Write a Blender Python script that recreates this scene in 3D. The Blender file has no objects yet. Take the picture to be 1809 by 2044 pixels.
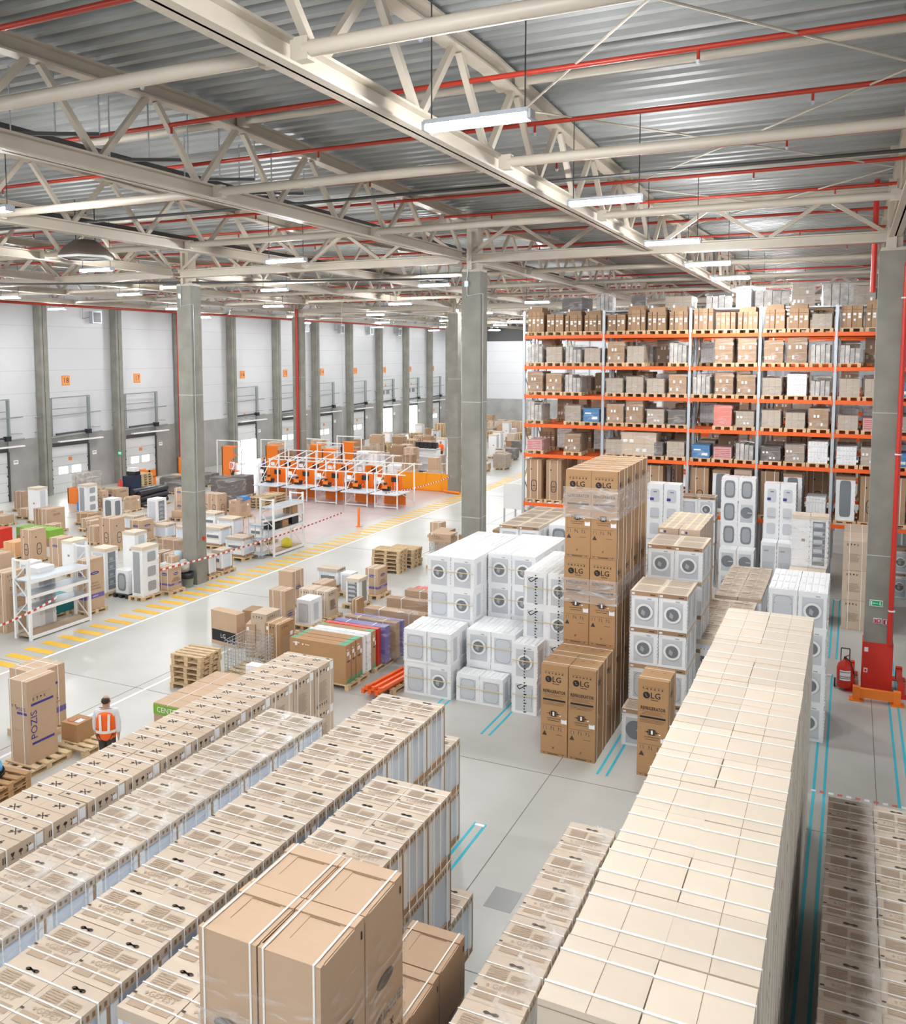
import bpy, math, random
from mathutils import Vector, Matrix, Euler
R=random.Random(7)
C=bpy.context.scene.collection
SC=bpy.context.scene
# ---------------------------------------------------------------- camera
yaw,pitch,roll=[math.radians(a) for a in (25.78255,4.88108,0.10664)]
F,PX,PY,W_,H_=1774.219,843.93,860.374,1809,2044
f=Vector((-math.sin(yaw)*math.cos(pitch),math.cos(yaw)*math.cos(pitch),-math.sin(pitch)))
r=Vector((math.cos(yaw),math.sin(yaw),0)); d=f.cross(r)
r2=math.cos(roll)*r+math.sin(roll)*d; d2=-math.sin(roll)*r+math.cos(roll)*d
cd=bpy.data.cameras.new('camera'); cam=bpy.data.objects.new('camera',cd); C.objects.link(cam)
M=Matrix((r2,-d2,-f)).transposed().to_4x4(); M.translation=Vector((0,0,7.6)); cam.matrix_world=M
cd.sensor_fit='HORIZONTAL'; cd.sensor_width=36; cd.lens=F/W_*36
cd.shift_x=(W_/2-PX)/W_; cd.shift_y=(PY-H_/2)/W_; cd.clip_end=400; cd.clip_start=.1
SC.camera=cam
# ---------------------------------------------------------------- world, exposure
SC.view_settings.view_transform='Standard'; SC.view_settings.look='None'
SC.view_settings.gamma=1; SC.view_settings.use_curve_mapping=False
SC.view_settings.exposure=1.27
w=bpy.data.worlds.new('world'); SC.world=w; w.use_nodes=True
w.node_tree.nodes['Background'].inputs[0].default_value=(.93,.96,1,1)
w.node_tree.nodes['Background'].inputs[1].default_value=.4
LAMP=190
SC.cycles.max_bounces=6; SC.cycles.diffuse_bounces=4; SC.cycles.transparent_max_bounces=12
SC.cycles.caustics_reflective=False; SC.cycles.caustics_refractive=False
SC.cycles.sample_clamp_indirect=6
SC.cycles.use_denoising=True
# ---------------------------------------------------------------- materials
MT={}
def mat(n,col,rough=.6,metal=0,noise=0,scale=4,em=0,rnd=0,alpha=1,bump=0,stretch=None,alt=None):
    if n in MT: return MT[n]
    m=bpy.data.materials.new(n); m.use_nodes=True; nt=m.node_tree; b=nt.nodes['Principled BSDF']
    b.inputs['Roughness'].default_value=rough; b.inputs['Metallic'].default_value=metal
    b.inputs['Base Color'].default_value=(*col,1)
    L=nt.links.new; src=None
    if noise or bump or alt:
        tc=nt.nodes.new('ShaderNodeTexCoord'); mp=nt.nodes.new('ShaderNodeMapping'); L(tc.outputs['Object'],mp.inputs[0])
        if stretch: mp.inputs['Scale'].default_value=stretch
        nz=nt.nodes.new('ShaderNodeTexNoise'); nz.inputs['Scale'].default_value=scale; nz.inputs['Detail'].default_value=4
        L(mp.outputs[0],nz.inputs['Vector'])
        if noise or alt:
            mx=nt.nodes.new('ShaderNodeMix'); mx.data_type='RGBA'
            rp=nt.nodes.new('ShaderNodeValToRGB'); rp.color_ramp.elements[0].position=.35; rp.color_ramp.elements[1].position=.65
            L(nz.outputs[0],rp.inputs[0]); L(rp.outputs[0],mx.inputs[0])
            c2=alt or tuple(c*(1-noise) for c in col)
            mx.inputs[6].default_value=(*col,1); mx.inputs[7].default_value=(*c2,1); src=mx.outputs[2]
        if bump:
            bp=nt.nodes.new('ShaderNodeBump'); bp.inputs['Strength'].default_value=bump; bp.inputs['Distance'].default_value=.02
            L(nz.outputs[0],bp.inputs['Height']); L(bp.outputs[0],b.inputs['Normal'])
    if rnd:
        oi=nt.nodes.new('ShaderNodeObjectInfo'); hs=nt.nodes.new('ShaderNodeHueSaturation')
        mr=nt.nodes.new('ShaderNodeMapRange'); mr.inputs['To Min'].default_value=1-rnd; mr.inputs['To Max'].default_value=1+rnd*.4
        L(oi.outputs['Random'],mr.inputs[0]); L(mr.outputs[0],hs.inputs['Value'])
        if src: L(src,hs.inputs['Color'])
        else: hs.inputs['Color'].default_value=(*col,1)
        src=hs.outputs[0]
    if src: L(src,b.inputs['Base Color'])
    if em: b.inputs['Emission Color'].default_value=(*(alt or col),1); b.inputs['Emission Strength'].default_value=em
    if alpha<1: b.inputs['Alpha'].default_value=alpha
    MT[n]=m; return m
def film_mat(key='film',lo=.03,hi=.42):
    m=bpy.data.materials.new('stretch_film'); m.use_nodes=True; nt=m.node_tree; b=nt.nodes['Principled BSDF']; L=nt.links.new
    b.inputs['Base Color'].default_value=(.85,.85,.85,1); b.inputs['Roughness'].default_value=.22
    tc=nt.nodes.new('ShaderNodeTexCoord'); mp=nt.nodes.new('ShaderNodeMapping'); mp.inputs['Scale'].default_value=(1.4,1.4,6); mp.inputs['Rotation'].default_value=(.3,.25,0)
    nz=nt.nodes.new('ShaderNodeTexNoise'); nz.inputs['Scale'].default_value=1.6; nz.inputs['Detail'].default_value=6; nz.inputs['Distortion'].default_value=1.2
    L(tc.outputs['Object'],mp.inputs[0]); L(mp.outputs[0],nz.inputs['Vector'])
    rp=nt.nodes.new('ShaderNodeMapRange'); rp.inputs['From Min'].default_value=.5; rp.inputs['From Max'].default_value=.72; rp.inputs['To Min'].default_value=lo; rp.inputs['To Max'].default_value=hi
    L(nz.outputs[0],rp.inputs[0]); L(rp.outputs[0],b.inputs['Alpha'])
    bp=nt.nodes.new('ShaderNodeBump'); bp.inputs['Strength'].default_value=.6; bp.inputs['Distance'].default_value=.03
    L(nz.outputs[0],bp.inputs['Height']); L(bp.outputs[0],b.inputs['Normal']); MT[key]=m
film_mat(); film_mat('milky',.22,.6); FILM=MT['film']
CARD=mat('cardboard_beige',(.62,.49,.37),.8,0,.05,3,rnd=.1)
CARDT=mat('cardboard_pale',(.75,.64,.51),.75,0,.05,1.5,rnd=.1)
LGC=mat('cardboard_kraft',(.46,.265,.125),.8,0,.06,2,rnd=.08)
CARDB=mat('cardboard_brown',(.43,.27,.16),.8,0,.1,2,rnd=.2)
CARDE=mat('cardboard_tan',(.56,.39,.26),.75,0,.05,2,rnd=.06)
CAPT=mat('cooker_cap_cardboard',(.62,.51,.40),.75,0,.06,1.5,rnd=.1)
EDGE=mat('cardboard_edge',(.25,.15,.08),.9)
INK=mat('dark_print_ink',(.055,.04,.03),.7)
BLACK=mat('black_ink',(.015,.014,.016),.6)
PRT=mat('brown_print_ink',(.42,.315,.225),.8)
STRAP=mat('white_strap',(.88,.87,.84),.35)
TAN=mat('tan_tape',(.72,.60,.38),.4)
WHITE=mat('white_foam',(.86,.87,.88),.55,0,.03,9,bump=.15)
PAPER=mat('paper_white',(.87,.87,.87),.6)
GREYP=mat('pale_grey_panel',(.60,.625,.66),.4,0,.06,1.2)
BLUEP=mat('blue_white_side',(.66,.73,.83),.3)
LINE=mat('grey_line',(.33,.35,.37),.5)
GLASS=mat('dark_glass',(.19,.205,.22),.15,0)
DGREY=mat('slate_grey_panel',(.20,.22,.245),.35)
MGREY=mat('grey_panel',(.36,.38,.40),.4)
STEEL=mat('painted_truss_steel',(.56,.50,.41),.45,0,.08,2)
GALV=mat('galvanised_steel',(.50,.54,.58),.35,.3)
ORANGE=mat('orange_beam',(.86,.13,.015),.4)
ORNG=mat('orange_panel',(.90,.22,.02),.45)
AMBER=mat('amber_panel',(.95,.36,.01),.45)
RED=mat('red_paint',(.62,.03,.015),.4)
REDP=mat('sprinkler_red',(.45,.035,.015),.4)
CONC=mat('concrete_column',(.30,.29,.25),.85,0,.22,1.5,bump=.1)
DARKM=mat('dark_metal',(.06,.06,.06),.5)
BLK=mat('black_plastic',(.02,.02,.025),.3)
DBLUE=mat('dark_blue_plastic',(.02,.035,.07),.3)
BLUE=mat('blue_paint',(.05,.25,.62),.35)
CYAN=mat('cyan_floor_tape',(.03,.48,.62),.5)
YEL=mat('yellow_floor_paint',(.86,.50,.045),.5,0,.1,5)
WPAINT=mat('white_paint',(.85,.86,.85),.4)
WOOD=mat('pallet_wood',(.74,.55,.33),.8,0,.25,6,rnd=.15,stretch=(1,8,8))
GREEN=mat('green_print',(.05,.36,.19),.5)
NAVY=mat('navy_print',(.05,.04,.25),.5)
PURP=mat('purple_print',(.14,.11,.36),.5)
SKIN=mat('skin',(.50,.29,.19),.6)
LGRN=mat('lime_green_print',(.22,.45,.05),.5)
TEAL=mat('teal_carton',(.02,.22,.26),.5)
# ---------------------------------------------------------------- mesh builder
_tc={}
def text_geo(s,size):
    k=s
    if k not in _tc:
        c=bpy.data.curves.new('t','FONT'); c.body=s; c.align_x='CENTER'; c.align_y='CENTER'; c.size=1; c.resolution_u=2
        o=bpy.data.objects.new('t',c); C.objects.link(o); bpy.context.view_layer.update()
        dg=bpy.context.evaluated_depsgraph_get(); m=bpy.data.meshes.new_from_object(o.evaluated_get(dg))
        _tc[k]=([tuple(v.co[:2]) for v in m.vertices],[tuple(p.vertices) for p in m.polygons])
        bpy.data.objects.remove(o); bpy.data.meshes.remove(m); bpy.data.curves.remove(c)
    v,fc=_tc[k]; return [(a*size,b*size) for a,b in v],fc
class MB:
    def __init__(s,w=0,d=0,h=0): s.v=[];s.f=[];s.mi=[];s.ms=[];s.w=w;s.d=d;s.h=h;s.sm=[]
    def m(s,mt):
        if mt not in s.ms: s.ms.append(mt)
        return s.ms.index(mt)
    def add(s,vs,fs,mt,smooth=False):
        n=len(s.v); i=s.m(mt); s.v+=[tuple(v) for v in vs]
        for q in fs: s.f.append(tuple(a+n for a in q)); s.mi.append(i); s.sm.append(smooth)
        return s
    def box(s,x0,y0,z0,x1,y1,z1,mt,skip=''):
        vs=[(x0,y0,z0),(x1,y0,z0),(x1,y1,z0),(x0,y1,z0),(x0,y0,z1),(x1,y0,z1),(x1,y1,z1),(x0,y1,z1)]
        return s.add(vs,[(0,3,2,1),(4,5,6,7),(0,1,5,4),(1,2,6,5),(2,3,7,6),(3,0,4,7)],mt)
    def bar(s,a,b,w,h,mt,up=(0,0,1)):
        a=Vector(a);b=Vector(b);t=(b-a).normalized();u=Vector(up)
        if abs(t.dot(u))>.97: u=Vector((0,1,0))
        x=t.cross(u).normalized()*w/2; y=x.cross(t).normalized()*h/2
        vs=[p+q for p in (a,b) for q in (-x-y,x-y,x+y,-x+y)]
        return s.add(vs,[(0,1,2,3),(7,6,5,4),(0,4,5,1),(1,5,6,2),(2,6,7,3),(3,7,4,0)],mt)
    def cyl(s,a,b,r,mt,n=10,r1=None,cap=True,sm=True):
        a=Vector(a);b=Vector(b);t=(b-a).normalized(); u=Vector((0,0,1)) if abs(t.z)<.9 else Vector((1,0,0))
        x=t.cross(u).normalized();y=t.cross(x); r1=r if r1 is None else r1
        vs=[p+(x*math.cos(2*math.pi*i/n)+y*math.sin(2*math.pi*i/n))*q for p,q in ((a,r),(b,r1)) for i in range(n)]
        s.add(vs,[(i,(i+1)%n,n+(i+1)%n,n+i) for i in range(n)],mt,sm)
        if cap: s.add(vs,[tuple(range(n))[::-1],tuple(range(n,2*n))],mt)
        return s
    def tube(s,pts,r,mt,n=6):
        for a,b in zip(pts,pts[1:]): s.cyl(a,b,r,mt,n)
        return s
    # prints on faces: F front(-y), R right(+x), T top
    def P(s,face,u,v,e):
        if face=='F': return (u-s.w/2,-s.d/2-e,v)
        if face=='R': return (s.w/2+e,u-s.d/2,v)
        if face=='L': return (-s.w/2-e,s.d/2-u,v)
        if face=='B': return (s.w/2-u,s.d/2+e,v)
        return (u-s.w/2,v-s.d/2,s.h+e)
    def rect(s,face,u,v,w,h,mt,e=.004,th=None):
        vs=[s.P(face,a,b,e) for a,b in ((u,v),(u+w,v),(u+w,v+h),(u,v+h))]
        s.add(vs,[(0,1,2,3)],mt)
        if th: # give it real thickness
            vb=[s.P(face,a,b,e-th) for a,b in ((u,v),(u+w,v),(u+w,v+h),(u,v+h))]
            s.add(vs+vb,[(0,4,5,1),(1,5,6,2),(2,6,7,3),(3,7,4,0)],mt)
        return s
    def poly(s,face,pts,mt,e=.004):
        return s.add([s.P(face,a,b,e) for a,b in pts],[tuple(range(len(pts)))],mt)
    def disc(s,face,u,v,r,mt,e=.004,n=14,ry=None,sq=1):
        ry=ry or r; pts=[]
        for i in range(n):
            a=2*math.pi*i/n; c,q=math.cos(a),math.sin(a)
            pts.append((u+r*math.copysign(abs(c)**sq,c),v+ry*math.copysign(abs(q)**sq,q)))
        return s.poly(face,pts,mt,e)
    def line(s,face,p,q,t,mt,e=.004):
        dx,dy=q[0]-p[0],q[1]-p[1]; l=math.hypot(dx,dy); nx,ny=-dy/l*t/2,dx/l*t/2
        return s.poly(face,[(p[0]-nx,p[1]-ny),(q[0]-nx,q[1]-ny),(q[0]+nx,q[1]+ny),(p[0]+nx,p[1]+ny)],mt,e)
    def text(s,face,t,u,v,size,mt,rot=0,e=.005,sx=1):
        vs,fs=text_geo(t,size); c,q=math.cos(rot),math.sin(rot)
        s.add([s.P(face,u+a*sx*c-b*q,v+a*sx*q+b*c,e) for a,b in vs],fs,mt); return s
    def mesh(s,name):
        m=bpy.data.meshes.new(name); m.from_pydata(s.v,[],s.f)
        for mt in s.ms: m.materials.append(mt)
        m.polygons.foreach_set('material_index',s.mi); m.polygons.foreach_set('use_smooth',s.sm); m.update(); return m
def lathe(mb,prof,mt,n=16,c=(0,0)):
    vs=[(c[0]+r*math.cos(2*math.pi*i/n),c[1]+r*math.sin(2*math.pi*i/n),z) for r,z in prof for i in range(n)]
    mb.add(vs,[(j*n+i,j*n+(i+1)%n,(j+1)*n+(i+1)%n,(j+1)*n+i) for j in range(len(prof)-1) for i in range(n)],mt,True); return mb
# ---------------------------------------------------------------- objects
def ob(name,me,parent=None,loc=None,rot=None):
    o=bpy.data.objects.new(name,me); C.objects.link(o)
    if parent: o.parent=parent
    if loc: o.location=loc
    if rot: o.rotation_euler=rot
    return o
def tag(o,label,cat,group=None,kind=None):
    if label: o['label']=label
    if cat: o['category']=cat
    if group: o['group']=group
    if kind: o['kind']=kind
    return o
def struct(name,mb,label=None,parent=None):
    o=ob(name,mb.mesh(name),parent)
    if not parent: o['kind']='structure'
    if label: o['label']=label
    return o
def place(name,spec,label,cat,loc,rot=0,group=None,bare=False,tilt=(0,0)):
    """spec: list of (part_name, mesh, [(sub, mesh)..]); one part only -> the thing is that mesh"""
    rt=(tilt[0],tilt[1],rot)
    if len(spec)==1: return tag(ob(name,spec[0][1],None,loc,rt),label,cat,group)
    o=tag(ob(name,None,None,loc,rt),label,cat,group); o.empty_display_size=.1
    for p in spec:
        c=ob(p[0],p[1],o)
        if len(p)>3: c['label']=p[3]
        for q in (p[2] if len(p)>2 else []): ob(q[0],q[1],c)
    return o
ON=['zeroth','first','second','third','fourth','fifth','sixth','seventh','eighth','ninth','tenth','eleventh','twelfth','thirteenth','fourteenth','fifteenth','sixteenth','seventeenth','eighteenth','nineteenth','twentieth']
ON+=['twenty-'+x for x in ON[1:10]]+['thirtieth']
LAY={1:['only'],2:['bottom','top'],3:['bottom','middle','top'],4:['bottom','second','third','top'],5:['bottom','second','third','fourth','top']}
_sp={}
def cached(fn):
    def g(*a):
        k=(fn.__name__,)+a
        if k not in _sp: _sp[k]=fn(*a)
        return _sp[k]
    return g
def straps(w,d,h,us,t=.018,axis='x',faces=True):
    """straps round the carton: axis x -> running across x at the given y positions (from the front)"""
    mb=MB(w,d,h)
    for u in us:
        if axis=='x':
            mb.rect('T',0,u-t/2,w,t,STRAP,.007,.005)
            if faces: mb.rect('R',u-t/2,0,t,h+.007,STRAP,.007,.005); mb.rect('L',d-u-t/2,0,t,h+.007,STRAP,.007,.005)
        else:
            mb.rect('T',u-t/2,0,t,d,STRAP,.007,.005)
            if faces: mb.rect('F',u-t/2,0,t,h+.007,STRAP,.007,.005); mb.rect('B',w-u-t/2,0,t,h+.007,STRAP,.007,.005)
    return mb.mesh('strap')
def body(w,d,h,mt,edge=True,name='carton_body'):
    mb=MB(w,d,h); mb.box(-w/2,-d/2,0,w/2,d/2,h,mt)
    if edge: mb.rect('T',0,d/2-.003,w,.006,EDGE,.002)
    return mb.mesh(name)
def icons(mb,face,u,v,sz,n=4,mt=None,gap=1.35):
    mt=mt or INK
    for i in range(n):
        x=u+i*sz*gap; k=i%4
        if k==0: mb.rect(face,x,v,sz*.16,sz,mt); mb.rect(face,x+sz*.35,v,sz*.16,sz,mt)
        elif k==1: mb.poly(face,[(x,v+sz),(x+sz*.7,v+sz),(x+sz*.5,v+sz*.45),(x+sz*.2,v+sz*.45)],mt); mb.rect(face,x+sz*.3,v,sz*.1,sz*.5,mt); mb.rect(face,x+sz*.1,v,sz*.5,sz*.1,mt)
        elif k==2: mb.disc(face,x+sz*.35,v+sz*.7,sz*.35,mt,ry=sz*.28); mb.rect(face,x+sz*.3,v,sz*.1,sz*.6,mt)
        else: mb.line(face,(x,v),(x+sz*.7,v+sz),sz*.14,mt); mb.line(face,(x,v+sz),(x+sz*.7,v),sz*.14,mt)
def textblock(mb,face,u,v,w,h,n,mt,seed=1):
    rr=random.Random(seed)
    for i in range(n): mb.rect(face,u,v+h*i/n,w*rr.uniform(.7,1),h/n*.5,mt)
def knife(mb,u,v,s):
    mb.line('T',(u-s*.5,v-s*.45),(u+s*.5,v+s*.45),.015,INK); mb.line('T',(u-s*.5,v+s*.45),(u+s*.5,v-s*.45),.015,INK)
    mb.disc('T',u-s*.42,v-s*.1,s*.2,INK,ry=s*.13,n=8); mb.disc('T',u+s*.42,v+s*.1,s*.2,INK,ry=s*.13,n=8)
@cached
def knife_carton(w,d,h,top,seed):
    rr=random.Random(seed); s=[('carton_body',body(w,d,h,CARD))]
    pr=MB(w,d,h)
    if top:
        for v in (d*.3,d*.7): knife(pr,w*.5,v,.13)
        for a,b in ((.12,.1),(.75,.93)): pr.rect('T',w*a,d*b-.02,.07,.035,INK); 
        pr.rect('T',w*.15,d*.5,w*.35,.003,PRT)
    icons(pr,'R',d*.1,h-.16,.085,4); textblock(pr,'R',d*.22,h*.2,d*.45,h*.45,14,PRT,seed); icons(pr,'R',d*.1,.06,.06,5)
    s.append(('printing',pr.mesh('printing')))
    s.append(('strap',straps(w,d,h,(d*.18,d*.8))))
    lb=MB(w,d,h); lb.rect('R',d*.82,h-.17,.1,.15,PAPER,.006); lb.rect('R',d*.64,h-.17,.08,.07,PAPER,.006); s.append(('shipping_label',lb.mesh('label')))
    return s
@cached
def stove(w,d,h,top,variant):
    """cooker packed in foam posts with a printed cardboard cap and base"""
    ch=.1; s=[]
    mb=MB(w,d,h); mb.box(-w/2+.02,-d/2+.02,.08,w/2-.02,d/2-.02,h-ch,BLUEP if variant!='grey' else GREYP); s.append(('cooker_body',mb.mesh('cooker_body')))
    for x in (-1,1):
        for y in (-1,1):
            mb=MB(w,d,h); a,b=x*w/2,y*d/2; mb.box(min(a,a-x*.05),min(b,b-y*.09),.07,max(a,a-x*.05),max(b,b-y*.09),h-ch+.01,WHITE)
            if x==y==1: mb.box(w/2-.012,d/2-.03,.05,w/2+.002,d/2+.002,h-ch,CARDB)
            s.append(('foam_post',mb.mesh('foam_post')))
    if variant=='front' or variant=='grey':
        fr=MB(w-.04,d-.04,h); fr.rect('F',.07,.1,w-.18,h-.28,PAPER); fr.rect('F',.09,h*.42,w-.22,.12,GLASS,.006); fr.rect('F',.05,h*.36,w-.1,.025,TAN,.01)
        for i in range(5): fr.disc('F',.1+i*.07,h-.2,.016,MGREY,.006,8)
        s.append(('oven_front',fr.mesh('oven_front')))
    mb=MB(w,d,h); mb.box(-w/2-.004,-d/2-.004,h-ch,w/2+.004,d/2+.004,h,CAPT); pr=mb
    if top:
        pr.rect('T',w*.08,d*.08,w*.36,d*.2,PRT); pr.rect('T',w*.52,d*.1,w*.4,d*.16,PRT)
        for i in range(7): pr.rect('T',w*.1,d*(.45+.045*i),w*.36,d*.03,PRT)
        for i in range(6): pr.rect('T',w*.52,d*(.42+.045*i),w*.34,d*.03,PRT)
        pr.text('T','GEFEST',w*.55,d*.355,.085,PRT,0,.006); pr.poly('T',[(w*.19,d*.355),(w*.225,d*.39),(w*.26,d*.355),(w*.225,d*.32)],PRT,.006)
        pr.line('T',(w*.42,d*.85),(w*.6,d*.9),.014,INK); pr.line('T',(w*.42,d*.9),(w*.6,d*.85),.014,INK); pr.disc('T',w*.43,d*.875,.03,INK,ry=.02,n=8); pr.disc('T',w*.6,d*.875,.03,INK,ry=.02,n=8)
        pr.rect('T',0,d*.3-.012,.035,.02,INK,.006)
    pr.w+=.01; pr.d+=.01
    for i in range(9): pr.rect('R',.04+i*d/9.5,h-ch+.025,.03,.045,EDGE)
    s.append(('cardboard_cap',mb.mesh('cap')))
    mb=MB(w,d,h); mb.box(-w/2,-d/2,0,w/2,d/2,.085,CARDB); s.append(('cardboard_base',mb.mesh('base')))
    s.append(('strap',straps(w+.008,d+.008,h,(d*.2,d*.5,d*.8) if top else (d*.2,d*.8),.014)))
    return s
@cached
def lg(w,d,h,clamp):
    s=[('carton_body',body(w,d,h,LGC))]; p=MB(w,d,h)
    def logo(face,W,k=1):
        u=W*.28; v=h*.84; p.disc(face,u,v,.062*k,BLACK,.004,18); p.line(face,(u-.005,v+.028),(u-.005,v-.02),.008,LGC,.006); p.line(face,(u-.005,v-.02),(u+.022,v-.02),.008,LGC,.006); p.disc(face,u-.022,v+.018,.007,LGC,.006,8)
        p.text(face,'LG',u+.16*k,v,.15*k,BLACK); p.text(face,'LG',u+.163*k,v+.002,.15*k,BLACK,0,.0052); p.rect(face,u+.08,v-.085,.13,.012,INK)
    logo('F',w); logo('R',d,.9)
    for i in range(6):
        p.rect('F',w*.13+i*w*.125,h*.925,w*.1,.004,INK); x=w*.14+i*w*.125
        if i%2: p.poly('F',[(x,h*.9),(x+.04,h*.9),(x+.02,h*.92)],INK)
        else: p.rect('F',x+.01,h*.902,.02,.025,INK)
    p.text('F','REFRIGERATOR',w*.5,h*.705,.088,BLACK,0,.005,.72); p.text('F','REFRIGERATOR',w*.5+.0025,h*.7065,.088,BLACK,0,.0052,.72)
    for i,(a,b) in enumerate(((.08,.84),(.16,.6),(.12,.7))): p.rect('F',w*a,h*(.672-i*.014),w*b,.005,INK)
    p.rect('F',w*.08,h*.605,w*.84,.036,BLACK); 
    for i in range(3): p.rect('F',w*.08,h*(.588-i*.014),w*(.84-.05*i),.005,INK)
    u,v=w*.48,h*.465
    p.rect('F',u-.07,v-.05,.01,.1,BLACK); p.rect('F',u-.05,v-.055,.015,.11,BLACK); p.rect('F',u+.035,v-.055,.015,.11,BLACK); p.rect('F',u+.06,v-.05,.01,.1,BLACK)
    if clamp: p.rect('F',u-.032,v-.055,.064,.11,BLACK); p.rect('F',u-.018,v-.038,.036,.076,PAPER,.006)
    else: p.rect('F',u-.05,v+.03,.1,.02,BLACK); p.rect('F',u-.04,v-.05,.08,.07,MGREY); p.poly('F',[(u-.05,v-.06),(u+.05,v-.06),(u,v-.03)],BLACK,.006)
    for sgn in (-1,1): x=u+sgn*.09; p.poly('F',[(x,v+.016),(x+sgn*.04*(-1 if clamp else 1),v),(x,v-.016)],BLACK); p.rect('F',min(x,x+sgn*.04),v-.004,.04,.008,BLACK)
    p.text('F','CLAMP BOTTOM' if clamp else 'DO NOT CLAMP',u,v-.095,.035,BLACK); p.rect('F',u-.11,v-.14,.22,.008,INK)
    p.rect('F',w*.05,h*.335,w*.85,.004,INK)
    for i in range(3):
        x=w*(.16+.28*i); z=h*.3; p.line('F',(x-.03,z-.03),(x-.02,z+.035),.006,INK); p.line('F',(x+.03,z-.03),(x+.02,z+.035),.006,INK); p.rect('F',x-.015,z-.02,.03,.035,PRT); 
        if i: p.line('F',(x-.035,z+.035),(x+.04,z-.035),.005,INK)
    p.poly('F',[(w*.06,h*.215),(w*.24,h*.215),(w*.15,h*.265)],INK); p.rect('F',w*.58,h*.235,w*.25,.006,INK)
    p.line('F',(u-.02,h*.075),(u+.02,h*.1),.008,INK); p.line('F',(u-.02,h*.1),(u+.01,h*.075),.006,INK); p.rect('F',.02,.045,w-.04,.004,INK); p.rect('F',w*.28,.02,w*.4,.014,INK)
    for q in (.1,.82): p.poly('F',[(w*q,.04),(w*q+.03,.04),(w*q+.015,.02)],INK)
    for z in (.3,.42,.55): p.rect('R',d*.4,h*z,d*.2,.03,PRT)
    p.rect('T',w*.25,d*.6,.06,.015,INK); p.rect('T',w*.65,d*.6,.06,.015,INK); p.rect('T',w*.48,0,.004,d,PRT)
    s.append(('printing',p.mesh('printing')))
    l=MB(w,d,h); l.rect('F',w*.77,h*.37,w*.21,.085,PAPER,.006); l.rect('F',w*.79,h*.41,w*.14,.014,MGREY,.008); l.rect('F',w*.7,h*.445,.035,.02,PAPER,.006); l.rect('R',d*.3,h*.45,.02,.07,PAPER,.006)
    s.append(('shipping_label',l.mesh('label'))); s.append(('strap',straps(w,d,h,(d*.18,d*.82),.012)))
    return s
def wfront(mb,w,h,st):
    """details of a packed washing machine front, at the -y face"""
    pw,ph=w*.72,h*.78; u0,v0=w*.14,h*.07
    if st in('win','ink'):
        mb.rect('F',u0,v0,pw,ph,GREYP,.003); mb.disc('F',w*.5,h*.5,w*.32,LINE,.01,24); mb.disc('F',w*.5,h*.5,w*.312,PAPER,.02,24); mb.disc('F',w*.5,h*.5,w*.225,GLASS,.03,24)
        mb.poly('F',[(w*.38,h*.44),(w*.5,h*.38),(w*.54,h*.5),(w*.42,h*.58)],MGREY,.034); mb.rect('F',u0,h*.87,pw,h*.05,PAPER,.005); mb.rect('F',w*.6,h*.88,.08,.02,MGREY,.007)
        if st=='ink':
            for i in range(11): mb.rect('F',w*.48,h*(.05+.085*i),.02+.02*(i%3==0),.03,BLACK,.036)
    elif st=='back':
        mb.rect('F',u0,v0,pw,ph,GREYP,.003); mb.disc('F',w*.5,h*.47,w*.33,LINE,.004,28,ry=h*.36,sq=.45); mb.disc('F',w*.5,h*.47,w*.315,GREYP,.006,28,ry=h*.345,sq=.45)
        for a in (.22,.78):
            for b in (.18,.62): mb.disc('F',w*a,h*b,.012,LINE,.008,8)
    elif st=='inkback':
        mb.rect('F',u0,v0,pw,ph,GREYP,.003); mb.line('F',(w*.2,h*.78),(w*.3,h*.7),.02,BLACK); mb.line('F',(w*.3,h*.7),(w*.6,h*.84),.02,BLACK); mb.line('F',(w*.2,h*.78),(w*.4,h*.85),.015,BLACK)
        for i in range(11): mb.rect('F',w*.48,h*(.04+.085*i),.03+.03*(i%3==0),.025,BLACK,.008)
        mb.line('F',(w*.8,h*.2),(w*.82,h*.75),.01,LINE)
    elif st=='slate':
        mb.disc('F',w*.5,h*.5,w*.36,PAPER,.012,24,ry=h*.42,sq=.5); mb.disc('F',w*.5,h*.5,w*.33,LINE,.014,24,ry=h*.39,sq=.5); mb.disc('F',w*.5,h*.49,w*.3,DGREY,.018,24,ry=h*.36,sq=.5); mb.disc('F',w*.5,h*.5,w*.24,MGREY,.022,20,ry=h*.3,sq=.55)
        for a in (.14,.86): mb.disc('F',w*a,h*.5,.018,LINE,.01,8)
    elif st=='disc':
        mb.rect('F',u0,v0,pw,ph,GREYP,.003); mb.disc('F',w*.5,h*.5,w*.36,DGREY,.02,26); mb.rect('F',w*.55,h*.49,w*.3,.016,PAPER,.026)
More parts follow.
